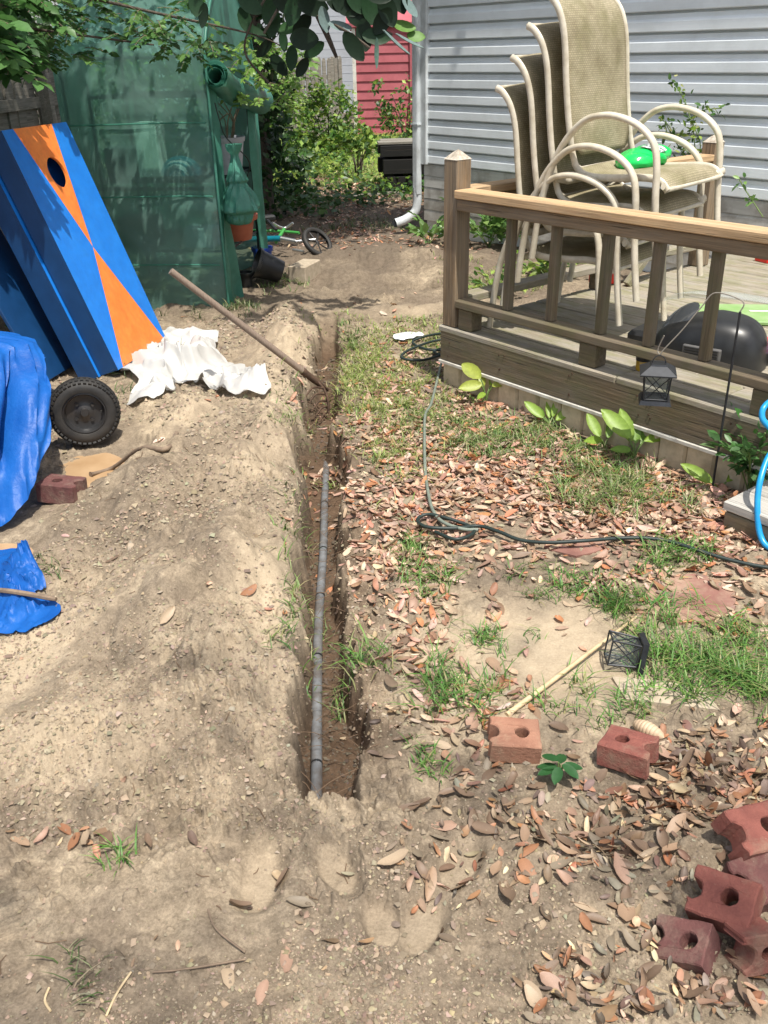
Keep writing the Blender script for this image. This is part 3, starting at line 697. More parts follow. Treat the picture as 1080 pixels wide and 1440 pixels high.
for k in range(4):
    c = ch0 if k == 0 else copy_tree(ch0)
    p = CA+fdir*(.073*k-.015)+np.array([0, 0, .118*k]); c.location = [float(q) for q in p]; c.rotation_euler = (0, 0, math.radians(-42+(0, .6, -.5, .4)[k]))
    c['label'] = clabels[k]

# ------------------------------------------------------------------ generic crumpled sheet
def crumple(name, outline, center, mat, zfun, amp, fs, seed, parent=None, rings=34, seg=120, base=None, hem=.0, thick=.0):
    """a sheet inside a closed outline (world xy), heights from zfun plus folds"""
    O = np.array(outline, float); c = np.array(center, float)
    L = len(O); t = np.linspace(0, L, seg, endpoint=False); i = t.astype(int); f = t-i
    P = np.array([[(.5*((2*O[b % L])+(O[(b+1) % L]-O[b-1])*ff+(2*O[b-1]-5*O[b % L]+4*O[(b+1) % L]-O[(b+2) % L])*ff*ff+(3*O[b % L]-O[b-1]-3*O[(b+1) % L]+O[(b+2) % L])*ff**3)) for b, ff in zip(i, f)]])[0]
    q = np.linspace(0, 1, rings)[1:]**.8
    XY = c+(P[None]-c)*q[:, None, None]; X = XY[..., 0]; Y = XY[..., 1]
    rx = 1-np.sqrt((2.2*fbm(X*fs, Y*fs, 2, seed, .4))**2+.01); rd = np.clip(rx, 0, 1)**1.5
    edge = 1-q[:, None]**3
    Z = zfun(X, Y)+amp*(rd-.35)*(.35+.65*edge)+amp*.24*(1-np.sqrt((2*vnoise(X*fs*2.6+Y*fs, Y*fs*2.3, seed+5))**2+.015))*(.4+.6*edge)
    dx = amp*.45*fbm(X*fs*1.4+9, Y*fs*1.4, 2, seed+9); dy = amp*.45*fbm(X*fs*1.4, Y*fs*1.4+5, 2, seed+12)
    Z = np.maximum(Z, H(X+dx, Y+dy)+.014+.006*rd)
    V = np.stack([X+dx, Y+dy, Z], -1).reshape(-1, 3); m, n = X.shape
    cz = V[:n].mean(0); V = np.vstack([V, cz])
    fs_ = []
    for a in range(m-1):
        for b in range(n): fs_.append((a*n+b, (a+1)*n+b, (a+1)*n+(b+1) % n, a*n+(b+1) % n))
    mb = MB().add(V, fs_+[(m*n, b, (b+1) % n) for b in range(n)])
    o = build(name, mb, mat, parent, True, base=base)
    if thick: md = o.modifiers.new('s', 'SOLIDIFY'); md.thickness = thick
    return o
def fixsharp(o):
    pass

# ------------------------------------------------------------------ white sheet heap
pc = [(165, 495), (200, 478), (235, 470), (300, 470), (310, 503), (335, 520), (378, 535), (377, 556), (340, 560), (290, 545), (255, 545), (225, 565), (186, 575), (190, 545), (172, 520)]
ol = [GT(*p)[:2] for p in pc]
cc = np.mean(ol, 0)
zb = lambda X, Y: H(X, Y)+.02+.10*np.exp(-(((X-cc[0]+.05)/.17)**2+((Y-cc[1]-.08)/.16)**2))
o = crumple('plastic_sheet', ol, cc, M['whitecloth'], zb, .115, 6.0, 21, rings=46, seg=190, base=(cc[0], cc[1], 0))
tag(o, 'crumpled white vinyl sheet heaped on the dirt in front of the cornhole boards', 'sheet')

# ------------------------------------------------------------------ cornhole boards
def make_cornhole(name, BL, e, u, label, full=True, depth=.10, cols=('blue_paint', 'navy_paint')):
    BL = np.array(BL, float); e = np.array(e, float); u = np.array(u, float); e /= np.linalg.norm(e); u = u-e*np.dot(u, e); u /= np.linalg.norm(u); nn = np.cross(e, u)
    Wd, Ln = .61, 1.22
    t = thing(name, BL, label, 'cornhole board', 'cornhole boards leaning against the fence')
    P = lambda a, b, c=0: BL+e*a+u*b+nn*c
    # deck face made of painted areas with a round hole cut through
    hc = np.array([Wd/2, Ln-.23]); hr = .076; N = 48
    mb = MB()
    # face polygons: split the board in a grid of cells fine enough to colour triangles is avoided: exact polygons are used
    Wc = Wd/2; apex = .60
    def poly(pts, mi): mb.m = mi; mb.add([P(a, b, 0) for a, b in pts], [tuple(range(len(pts)))])
    xt0, xt1 = .10, .46   # orange band along the top edge
    xl = lambda b: Wc+(xt0-Wc)*(b-apex)/(Ln-apex); xr = lambda b: Wc+(xt1-Wc)*(b-apex)/(Ln-apex)
    # upper part in angular sectors about the hole so the hole is a real opening
    import itertools
    rect = [(0, apex), (Wd, apex), (Wd, Ln), (0, Ln)]
    angs = set(2*math.pi*k/N for k in range(N))
    specials = [(0, apex), (Wd, apex), (Wd, Ln), (0, Ln), (xt0, Ln), (xt1, Ln), (Wc, apex)]
    for a, b in specials: angs.add(math.atan2(b-hc[1], a-hc[0]) % (2*math.pi))
    angs = sorted(angs)
    def hit(g):
        dx, dy = math.cos(g), math.sin(g); best = 9
        for (v, o_, lim) in ((0, hc[0], 0), (Wd, hc[0], 0)):
            if abs(dx) > 1e-9:
                q = (v-o_)/dx
                if q > 0: best = min(best, q)
        for v in (apex, Ln):
            if abs(dy) > 1e-9:
                q = (v-hc[1])/dy
                if q > 0: best = min(best, q)
        return best
    # colour split along each sector ray: rings at boundaries of the orange triangle
    def inside(a, b): return xl(b) <= a <= xr(b)
    R_ = 26
    for i in range(len(angs)):
        g0, g1 = angs[i], angs[(i+1) % len(angs)]+(2*math.pi if i == len(angs)-1 else 0)
        r0, r1 = hit(g0), hit(g1)
        def bp(g, r): return (hc[0]+math.cos(g)*r, hc[1]+math.sin(g)*r)
        def cross(g, rm):
            # radius where the ray leaves the orange triangle
            lo, hi = hr, rm
            if not inside(*bp(g, lo+1e-4)): return lo
            if inside(*bp(g, hi-1e-4)): return hi
            for _ in range(30):
                md = (lo+hi)/2
                if inside(*bp(g, md)): lo = md
                else: hi = md
            return lo
        c0, c1 = cross(g0+1e-5, r0), cross(g1-1e-5, r1)
        for (ra, rb), (sa, sb), mi in (((hr, c0), (hr, c1), 1), ((c0, r0), (c1, r1), 0)):
            pts = [bp(g0, ra), bp(g0, rb), bp(g1, sb), bp(g1, sa)]
            if (rb-ra) < 1e-4 and (sb-sa) < 1e-4: continue
            poly(pts, mi)
    ob0, ob1 = .10, .60
    poly([(0, 0), (ob0*0+.055, 0), (Wc, apex), (0, apex)], 0); poly([(.055, 0), (.585, 0), (Wc, apex)], 1); poly([(.585, 0), (Wd, 0), (Wd, apex), (Wc, apex)], 0)
    build('playing_face', mb, [M['blue_paint'], M['orange_paint']], t)
    rim = MB(); pr = [P(hc[0]+hr*math.cos(2*math.pi*k/N), hc[1]+hr*math.sin(2*math.pi*k/N), 0) for k in range(N)]
    rim.add(pr+[p-nn*.013 for p in pr], [(k, (k+1) % N, N+(k+1) % N, N+k) for k in range(N)]); build('hole_rim', rim, M['orange_paint'], t)
    # back of the plywood (with the opening) and the side frame
    bk = MB()
    outer = [(0, 0), (Wd, 0), (Wd, Ln), (0, Ln)]
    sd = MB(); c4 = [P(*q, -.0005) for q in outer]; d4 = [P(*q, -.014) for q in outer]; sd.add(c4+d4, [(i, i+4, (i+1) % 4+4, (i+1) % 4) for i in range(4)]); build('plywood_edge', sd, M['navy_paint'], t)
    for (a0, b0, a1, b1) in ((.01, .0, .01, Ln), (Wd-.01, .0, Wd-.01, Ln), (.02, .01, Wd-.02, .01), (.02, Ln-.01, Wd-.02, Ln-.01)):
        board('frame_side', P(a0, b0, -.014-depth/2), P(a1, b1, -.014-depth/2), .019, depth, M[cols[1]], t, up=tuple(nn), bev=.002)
    return t
BL = np.array([-1.361, 4.558, .086]); BR = np.array([-1.237, 5.155, .084]); TL = np.array([-1.758, 4.645, 1.236])
make_cornhole('cornhole_board', BL-np.array([0, 0, .03]), BR-BL, TL-BL, 'blue and orange cornhole board in front, its round hole and painted face in view')
e1 = BR-BL; u1 = (TL-BL); u1 = u1/np.linalg.norm(u1); e1 = e1/np.linalg.norm(e1)
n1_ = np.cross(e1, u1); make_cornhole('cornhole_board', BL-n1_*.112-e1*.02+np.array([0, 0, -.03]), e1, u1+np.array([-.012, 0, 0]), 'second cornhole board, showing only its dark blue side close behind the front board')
# third: a blue board with grey edge further left
t = thing('plywood_board', BL+np.array([-.36, -.10, -.06]), 'dark blue painted plywood board with a bare grey edge, leftmost of the leaning boards', 'board')
b0 = BL+np.array([-.36, -.10, -.06]); 
u3 = u1+np.array([-.07, .0, -.02]); u3 /= np.linalg.norm(u3); n3 = np.cross(e1, u3)
R3 = Matrix((Vector(e1), Vector(u3-e1*np.dot(u3, e1)).normalized(), Vector(n3))).transposed()
build('blue_panel', MB().box(b0+e1*.30+u3*.55, (.60, 1.10, .018), R3, .002), M['navy_paint'], t)
build('grey_edge', MB().box(b0+e1*.36+u3*.56+n3*.030, (.022, 1.12, .045), R3), M['ply_edge'], t)
build('teal_panel', MB().box(b0+e1*.48+u3*.55+n3*.018, (.20, 1.12, .014), R3, .002), M['teal_paint'], t)
for a in (-.1, .55): build('batten', MB().box(b0+e1*.3+u3*(.5+a)-n3*.03, (.30, .05, .03), R3), M['ply_edge'], t)

# ------------------------------------------------------------------ tarpaulin over a cart, wheel, lower tarp
def make_tarp():
    base = GT(30, 745); base = np.array([-1.75, 3.25, 0])
    # ground track of the hem, from the left, round the near right corner and back
    tr = curve_pts([(-3.0, 2.60, 0), (-2.3, 2.72, 0), (-1.65, 2.80, 0), (-1.38, 2.80, 0), (-1.25, 2.93, 0), (-1.23, 3.18, 0), (-1.33, 3.5, 0), (-1.62, 3.76, 0), (-2.1, 3.95, 0), (-2.6, 4.05, 0)], 12)
    top = curve_pts([(-3.0, 3.05, .50), (-2.3, 3.18, .53), (-1.85, 3.26, .54), (-1.47, 3.32, .53), (-1.38, 3.40, .53), (-1.38, 3.52, .51), (-1.45, 3.64, .49), (-1.58, 3.74, .48), (-2.1, 3.8, .47), (-2.6, 3.86, .46)], 12)
    hemz = np.interp(np.linspace(0, 1, len(tr)), [0, .15, .3, .38, .46, .54, .60, .66, .8, 1], [.03, .03, .02, .03, .10, .22, .37, .42, .40, .35])
    n = len(tr); rows = 40; g = np.zeros((rows, n, 3)); cen = np.array([-2.0, 3.5, .58])
    for j in range(n):
        a = np.array(top[j]); b = np.array(tr[j]); b[2] = Hs(b[0], b[1])+hemz[j]
        for i in range(rows):
            q = i/(rows-1)
            if q < .35:
                w = q/.35; p = cen*(1-w)+a*w; p[2] += .015*math.sin(w*3)
            else:
                w = (q-.35)/.65; p = a*(1-w)+b*w; bulge = math.sin(w*math.pi)*.03; out = b-a; out[2] = 0; L = np.linalg.norm(out)+1e-6; p = p+out/L*bulge
            g[i, j] = p
    jj = np.arange(n)[None, :]*np.ones((rows, 1)); ii = np.linspace(0, 1, rows)[:, None]*np.ones((1, n))
    fold = .5+1.0*fbm(jj*.10+ii*1.0, ii*1.8+jj*.02, 2, 60)
    fold2 = 1-np.sqrt((2*fbm(jj*.16-ii*2.2, ii*2.6+jj*.10, 2, 66))**2+.01)
    am = (.3+.7*sstep(.25, .6, ii))
    drx = g-cen; drx[..., 2] = 0; drx /= (np.linalg.norm(drx, axis=-1, keepdims=True)+1e-6)
    g += drx*((fold-.5)*.12*am+(fold2-.5)*.05*am)[..., None]; g[..., 2] += (fold2-.5)*.02
    o = build('tarpaulin', MB().sheet(g), M['tarp'], None, True, base=(-2.0, 3.4, 0))
    tag(o, 'large crinkled blue tarpaulin draped over a cart at the left edge', 'tarpaulin')
    gp = np.array(g[-1, int(n*.36)])
    q = build('grommet', MB().lathe([(.004, .0), (.012, .003), (.013, 0), (.004, -.001)], gp+np.array([.0, -.02, .03]), Matrix.Rotation(math.radians(70), 3, 'X'), 14), M['chrome'], o)
    # cart under it
    c = thing('garden_cart', (-1.95, 3.7, 0), 'garden cart hidden under the blue tarpaulin, one black pneumatic wheel showing', 'cart')
    wc = np.array([-1.262, 3.655, Hs(-1.3, 3.65)+.150]); ax = Vector((.30, -.95, .06)).normalized()
    Rw = ax.to_track_quat('Z', 'Y').to_matrix()
    ty = MB(); prof = []
    for k in range(13):
        a = math.pi*(-.62+1.24*k/12); prof.append((.106+.039*math.cos(a), .044*math.sin(a)))
    prof = [(.088, -.030)]+[(r, z) for r, z in prof]+[(.088, .030)]
    ty.lathe(prof, wc, Rw, 56)
    wl_ = build('wheel', ty, M['rubber'], c, True)
    tb = MB()
    for k in range(40):
        for rr, zz, tw in ((.1425, .0, 0), (.139, .020, 1), (.139, -.020, 1), (.131, .034, 0), (.131, -.034, 0)):
            g0 = 2*math.pi*(k+.5*tw)/40; Rk = Rw@Matrix.Rotation(g0, 3, 'Z')
            tb.box(wc+np.array(Rk@Vector((rr+.002, 0, zz))), (.008, .013, .013), Rk@Matrix.Rotation(-zz*14, 3, 'Y'))
    build('tread', tb, M['rubber'], wl_)
    rm = MB(); rm.lathe([(.090, .034), (.084, .036), (.080, .026), (.074, .010), (.050, .006), (.034, .008), (.026, .012), (.018, .014), (.016, .022), (0, .022)], wc, Rw, 40)
    rm.lathe([(.090, -.034), (.03, -.01)], wc, Rw, 40); build('rim', rm, M['rim'], wl_, True)
    bl = MB()
    for k in range(4):
        g0 = 2*math.pi*(k+.4)/4; bl.lathe([(0, .016), (.007, .016), (.007, .006)], wc+np.array(Rw@Vector((.045*math.cos(g0), .045*math.sin(g0), 0))), Rw, 6)
    build('bolt', bl, M['rim'], wl_)
    build('valve', MB().tube([wc+np.array(Rw@Vector((.07, .0, .012))), wc+np.array(Rw@Vector((.066, .0, .035)))], .004, 6), M['rubber'], wl_)
    axl = MB().tube([wc-np.array(ax)*.02, wc-np.array(ax)*.55], .012, 8); build('axle', axl, M['blackmetal'], c, True)
    gr = MB().box((-2.0, 3.50, .30), (.50, .30, .10), None, .01); build('tray', gr, M['blackplastic'], c)
    build('frame_bar', MB().tube([(-1.60, 3.70, .36), (-1.48, 3.82, .22), (-1.42, 3.85, .16)], .014, 8), M['blackmetal'], c, True)
    # flat second tarp
    pc = [(-60, 782), (0, 778), (32, 781), (50, 800), (66, 832), (50, 845), (80, 858), (76, 876), (48, 890), (0, 899), (-60, 905)]
    ol = [GT(*p)[:2] for p in pc]; cc = np.mean(ol, 0)
    zb = lambda X, Y: H(X, Y)+.006+.06*np.exp(-(((X-cc[0]-.02)/.13)**2+((Y-cc[1]-.10)/.10)**2))
    o = crumple('tarpaulin', ol, cc, M['tarp'], zb, .045, 6, 31, rings=30, seg=120, base=(cc[0], cc[1], 0))
    tag(o, 'small piece of blue tarpaulin lying flat on the sand, a stick across it', 'tarpaulin')
    a = GT(-60, 853); b = GT(82, 857)
    o = build('stick', MB().tube(curve_pts([a+[0, 0, .06], (a+b)/2+np.array([0, .01, .055]), b+[0, 0, .035]], 5), [.008]*10+[.006], 7), M['twig'], None, True, base=(a+b)/2)
    tag(o, 'thin brown stick laid across the small flat blue tarpaulin', 'stick')
make_tarp()

def PL(px, py, t0):
    """point seen on the vertical plane parallel to the deck front at offset t0"""
    d = ray(px, py); c = np.array([0, 0, CAMH]); t = (t0-np.dot(c-D0, dn))/np.dot(d, dn); return c+d*t
def ATY(px, py, Y):
    d = ray(px, py); return np.array([0, 0, CAMH])+d*(Y/d[1])

# ------------------------------------------------------------------ greenhouse
def make_greenhouse():
    before_gh = set(bpy.data.objects)
    gx0, gx1, gy0, gy1 = -1.93, -.985, 5.93, 7.02   # long face towards the camera, door face to the right
    gh = thing('plastic_greenhouse', (-1.55, 6.4, 0), 'walk-in greenhouse with green mesh plastic cover, its door rolled up and flap tied', 'greenhouse')
    ze = 1.52
    def roofpt(q):  # q 0..1 from the near eave over the ridge to the far eave
        y = gy0+(gy1-gy0)*q; return y, ze+.42*math.sin(math.pi*q)**.8
    # frame
    def tb(name, pts, r=.010): return build(name, MB().tube(pts, r, 8), M['blackmetal'], gh, True)
    for x in (gx0+.02, gx1-.02):
        for y in (gy0+.06, gy1-.06): tb('frame_post', [(x, y, -.05), (x, y, ze)])
        tb('roof_arch', [(x, roofpt(q)[0], roofpt(q)[1]-.04) for q in np.linspace(0, 1, 15)])
    for y, z in ((gy0+.06, ze-.02), (gy1-.06, ze-.02), ((gy0+gy1)/2, ze+.40), (gy0+.06, .76), (gy1-.06, .76)): tb('frame_rail', [(gx0+.02, y, z), (gx1-.02, y, z)])
    # cover: near side + roof as one crinkled sheet
    n = 70; rows = [];
    for z in np.linspace(-.02, ze, 46): rows.append((gy0-.006, z))
    for q in np.linspace(.04, 1, 22): rows.append(roofpt(q))
    for z in np.linspace(ze-.05, 0, 10): rows.append((gy1+.006, z))
    g = np.zeros((len(rows), n, 3)); cs = np.linspace(gx0, gx1, n)
    for i, (y, z) in enumerate(rows):
        q = sstep(0, .12, np.minimum((cs-gx0)/(gx1-gx0), 1-(cs-gx0)/(gx1-gx0)))
        w = (.030*fbm(cs*1.8+z*.9, z*2.0+cs*0, 3, 81)+.016*(1-np.abs(2*vnoise(cs*3.0+z*2.2, z*3.5-cs, 85)))**3-.01)*q
        off = .012*np.exp(-((z-.72)/.02)**2)+.012*np.exp(-((z-1.14)/.02)**2)+.012*np.exp(-((z-.30)/.02)**2)
        g[i, :, 0] = cs+.0*z; g[i, :, 1] = y-w*(1 if i < 46 else .3)+(off if i < 46 else 0)+(.006 if i < 46 else 0); g[i, :, 2] = z+(w*.7 if 46 <= i < 68 else 0)
    build('side_cover', MB().sheet(g), M['ghcover'], gh, True)
    # seams of tape across the near side
    for z in (.30, .72, 1.14):
        mb = MB(); P = [(x, gy0-.010-.0*x+.004*math.sin(x*9), z+.004*math.sin(x*4)) for x in np.linspace(gx0+.02, gx1-.03, 30)]; mb.tube(P, .0045, 6); build('seam', mb, M['ghfold'], gh, True)
    build('corner_piping', MB().tube([(gx1+.004, gy0-.012, z) for z in np.linspace(0, ze, 20)]+[(gx1+.004, roofpt(q)[0]-.004, roofpt(q)[1]+.004) for q in np.linspace(.05, 1, 14)], .009, 8), M['ghfold'], gh, True)
    # far (left) end
    e = []; P = [(gx0, gy0, 0)]+[(gx0, roofpt(q)[0], roofpt(q)[1]) for q in np.linspace(0, 1, 12)]+[(gx0, gy1, 0)]
    build('end_cover', MB().add(P, [tuple(range(len(P)))]), M['ghcover'], gh)
    # door end: two strips beside the opening and the gable above it
    def strip(name, y0f, y1f, z0, z1, sd, amp=.02, m=36):
        g = np.zeros((m, 9, 3))
        for i, z in enumerate(np.linspace(z0, z1, m)):
            a, b = y0f(z), y1f(z)
            for j in range(9):
                q = j/8; g[i, j] = (gx1+.004+amp*math.sin(q*7+z*2.2+sd)+amp*1.5*float(fbm(np.array(q*2+sd), np.array(z*2.5), 2, 91)), a+(b-a)*q, z)
        return build(name, MB().sheet(g), M['ghfold'], gh, True)
    strip('door_strip', lambda z: gy0-.005, lambda z: gy0+.17+.05*math.sin(z*3+2)+.16*max(0, .55-z), .0, 1.46, 0)
    strip('door_strip', lambda z: gy1-.20+.14*max(0, .62-z)+.03*math.sin(z*5)-.04*max(0, z-.8), lambda z: gy1+.01, .0, 1.46, 3)
    P = [(gx1, gy0, 1.42)]+[(gx1, roofpt(q)[0], roofpt(q)[1]) for q in np.linspace(0, 1, 14)]+[(gx1, gy1, 1.42)]
    build('gable_cover', MB().add(P, [tuple(range(len(P)))]), M['ghfold'], gh)
    # rolled-up door: a spiral roll hanging over the opening
    rl = MB(); sp = []
    for k in range(60):
        a = k*.36; r = .040+.0008*k; sp.append((r*math.cos(a), r*math.sin(a)))
    p0 = Vector((gx1+.06, gy0-.02, 1.40)); p1 = Vector((gx1+.07, gy1-.12, 1.23))
    dr = (p1-p0).normalized(); a_ = dr.cross(Vector((0, 0, 1))).normalized(); b_ = dr.cross(a_)
    g = np.zeros((16, 60, 3))
    for i in range(16):
        q = i/15; c = p0.lerp(p1, q); c.z += -.03*math.sin(q*math.pi)
        for j, (u, v) in enumerate(sp):
            k = 1+.12*math.sin(q*9+j*.3)+.15*(q-.5); g[i, j] = c+a_*u*k+b_*v*k
    rl.sheet(g); o = build('rolled_door', rl, M['ghfold'], gh, True)
    # tied flap: pinched bundle with a flared skirt
    tf = MB(); prof = [(.050, .235), (.040, .20), (.022, .17), (.034, .12), (.050, .06), (.062, .025), (.052, .005), (.085, -.05), (.112, -.11), (.122, -.15), (.085, -.172), (.082, -.20), (.060, -.235), (.02, -.24)]
    n = 40; g = np.zeros((len(prof)*3-2, n+1, 3)); pr = curve_pts([(a, b, 0) for a, b in prof], 3)
    c0 = np.array([gx1+.10, gy0+.10, .78])
    for i, p in enumerate(pr):
        for j in range(n+1):
            a = 2*math.pi*j/n; k = 1+.10*math.sin(a*5+p.y*15)+.06*math.sin(a*11-p.y*31)+.05*math.sin(a*17)
            g[i, j] = c0+np.array([p.x*k*math.cos(a), p.x*k*1.15*math.sin(a), p.y])
    tf.sheet(g[:len(pr)]); build('tied_flap', tf, M['ghfold'], gh, True)
    build('zip_cord', MB().tube(curve_pts([(gx1+.03, gy0+.02, 1.25), (gx1+.04, gy0+.05, 1.15), (gx1+.05, gy0+.12, 1.05), (gx1+.13, gy0+.24, .93), (gx1+.12, gy0+.34, .85), (gx1+.05, gy0+.40, .72)], 6), .004, 6), M['cord'], gh, True)
    # shelf rack inside
    rk = thing('shelf_rack', (-1.2, 6.6, 0), 'black wire shelf rack standing inside the green greenhouse', 'shelf rack')
    for z in (.34, .78, 1.28):
        s = MB()
        for y in np.linspace(6.20, 6.92, 13): s.tube([(-1.84, y, z), (-1.03, y, z)], .003, 5)
        for x in (-1.84, -1.03): s.tube([(x, 6.18, z), (x, 6.94, z)], .008, 6)
        for y in (6.18, 6.94): s.tube([(-1.84, y, z), (-1.03, y, z)], .008, 6)
        build('wire_shelf', s, M['blackmetal'], rk, True)
    for x in (-1.84, -1.03):
        for y in (6.18, 6.94): build('upright', MB().tube([(x, y, -.03), (x, y, 1.36)], .009, 8), M['blackmetal'], rk, True)
    def pot(nm, c, r, h, mat, label, cat='pot', rot=None, lip=.008, parts=None, soil=True):
        t = thing(nm, c, label, cat); R = rot or Matrix.Identity(3)
        mb = MB().lathe([(.0, 0), (r*.74, 0), (r*.95, h*.86), (r*.95+lip, h*.87), (r+lip, h), (r-.004, h), (r*.92, h*.85), (r*.70, .006), (0, .006)], c, R, 28)
        build('pot_body', mb, M[mat], t, True)
        if soil: build('soil', MB().lathe([(r*.9, h*.8), (0, h*.82)], c, R, 20), M['darkwood'], t, True)
        return t
    pg = pot('flower_pot', (-1.10, 6.58, .785), .125, .23, 'greypot', 'grey plastic pot with bare dry twigs on the rack inside the greenhouse door', 'flower pot')
    for k in range(9):
        a = k*.9; x, y = -1.10+.04*math.cos(a), 6.58+.04*math.sin(a)
        build('dry_twig', MB().tube(curve_pts([(x, y, .97), (x+.03*math.cos(a), y+.05*math.sin(a), 1.10), (x+.10*math.cos(a*1.3), y+.12*math.sin(a), 1.15+.09*random.random())], 4), [.004]*8+[.002], 5), M['twig'], pg, True)
    pt = pot('flower_pot', (-1.09, 6.60, .345), .145, .185, 'terracotta', 'terracotta coloured plastic pot on the low rack shelf in the greenhouse doorway', 'flower pot')
    build('pot_rim', MB().lathe([(.150, .13), (.158, .135), (.160, .165), (.152, .17)], (-1.09, 6.60, .345), None, 28), M['terracotta'], pt, True)
    p = GT(336, 392); pot('bucket', (p[0]+.02, p[1]+.15, p[2]), .075, .20, 'bluepot', 'small blue plastic bucket standing at the foot of the greenhouse doorway', 'bucket', soil=False)
    p = GT(330, 402); pot('flower_pot', (p[0]+.0, p[1]-.02, p[2]), .055, .10, 'blackplastic', 'small black nursery pot standing under the blue bucket by the greenhouse', 'flower pot', soil=False)
    p = GT(362, 402); R = Matrix.Rotation(math.radians(22), 3, 'Z')@Matrix.Rotation(math.radians(-66), 3, 'Y')
    pot('nursery_pot', (p[0]+.08, p[1]+.05, p[2]+.085), .105, .19, 'blackplastic', 'black plastic nursery pot tipped on its side beside the greenhouse', 'flower pot', rot=R, soil=False)
    # things seen dimly through the mesh
    hb = thing('bicycle_helmet', (-1.27, 6.15, .80), 'pale blue ribbed helmet seen dimly through the green greenhouse mesh', 'helmet')
    hm = MB(); g = []
    for k in range(9):
        a = math.pi*k/8; hm.tube([( -1.27+.12*math.cos(b)*math.sin(a)*1.0, 6.12+.10*math.cos(a), .83+.10*math.sin(b)*math.sin(a)) for b in np.linspace(0, math.pi, 12)], .012, 6)
    build('ribs', hm, M['bikeblue'], hb, True); build('shell', MB().lathe([(.11, 0), (.10, .05), (.07, .085), (0, .10)], (-1.27, 6.12, .83), None, 20), M['greypot'], hb, True)
    for (x, z, w, h, mt, nm) in ((-1.52, .80, .15, .33, 'whiteprint', 'white paper sack'), (-1.72, .80, .18, .18, 'blackplastic', 'dark box'), (-1.24, .35, .20, .13, 'greypot', 'pale box'), (-1.66, .35, .26, .2, 'darkwood', 'dark crate')):
        t = tag(build('storage_box', MB().box((x, 6.30, z+h/2), (w, .16, h), None, .006), M[mt], None, base=(x, 6.3, z)), nm+' on a rack shelf, seen dimly through the green greenhouse mesh', 'box')
    # the whole greenhouse stands turned a few degrees about its near right corner
    piv = Vector((gx1, gy0, 0)); Rz_ = Matrix.Translation(piv)@Matrix.Rotation(math.radians(-8), 4, 'Z')@Matrix.Translation(-piv)
    for o in [q for q in bpy.data.objects if q.parent is None and q not in before_gh and q.type != 'LIGHT']: o.matrix_basis = Rz_@o.matrix_basis
    # bicycle lying on the ground beyond
    q = GT(400, 362); bk = thing('childs_bicycle', q, 'small turquoise and green bicycle lying on its side behind the greenhouse', 'bicycle')
    X, Y, Zg = q
    def tbk(nm, a, b, r, mt, mid=None):
        pts = [np.array(a)+q, np.array(b)+q] if mid is None else curve_pts([np.array(a)+q, np.array(mid)+q, np.array(b)+q], 6)
        return build(nm, MB().tube(pts, r, 8), M[mt], bk, True)
    tbk('top_tube', (-.36, .10, .13), (-.02, .0, .15), .024, 'bikeblue'); tbk('down_tube', (-.02, .0, .15), (.10, -.03, .13), .020, 'chrome'); tbk('seat_tube', (-.06, .0, .12), (.0, .14, .20), .014, 'bikegreen')
    tbk('chain_stay', (-.34, .14, .19), (.12, .12, .17), .012, 'bikegreen', (-.1, .24, .17)); tbk('fork', (.10, -.03, .13), (.26, -.02, .14), .013, 'chrome'); tbk('handlebar', (-.10, .20, .24), (.06, .30, .22), .011, 'chrome', (-.02, .30, .18))
    tbk('crank', (.08, -.10, .08), (.17, -.14, .07), .011, 'chrome'); tbk('seat_post', (-.06, .10, .2), (-.14, .22, .26), .012, 'blackmetal')
    build('saddle', MB().box(q+np.array([-.16, .25, .27]), (.16, .09, .05), Matrix.Rotation(.5, 3, 'Z'), .015), M['blackplastic'], bk)
    for (wx, wy, wz, rr, ax) in ((.27, -.0, .115, .145, (.55, -.50, .66)), (-.40, .16, .12, .14, (.2, -.3, .9))):
        R = Vector(ax).normalized().to_track_quat('Z', 'Y').to_matrix(); c = q+np.array([wx, wy, wz])
        prof = [(rr-.028+.02*math.cos(a), .022*math.sin(a)) for a in np.linspace(-2.6, 2.6, 11)]
        w = build('wheel', MB().lathe(prof, c, R, 32), M['rubber'], bk, True)
        build('rim', MB().lathe([(rr-.045, -.012), (rr-.03, -.010), (rr-.03, .010), (rr-.045, .012)], c, R, 28), M['rim'], w, True)
        sp = MB()
        for k in range(7): a = 2*math.pi*k/7; sp.tube([c, c+np.array(R@Vector((math.cos(a), math.sin(a), 0)))*(rr-.04)], .006, 5)
        build('spokes', sp, M['rim'], w, True)
    p = GT(428, 396); o = build('concrete_block', MB().box(p+[0, .08, .05], (.14, .28, .12), Matrix.Rotation(-.35, 3, 'Z'), .006), M['concrete'], None, base=p)
    tag(o, 'tan concrete block lying by the wheel of the fallen bicycle', 'block')
make_greenhouse()

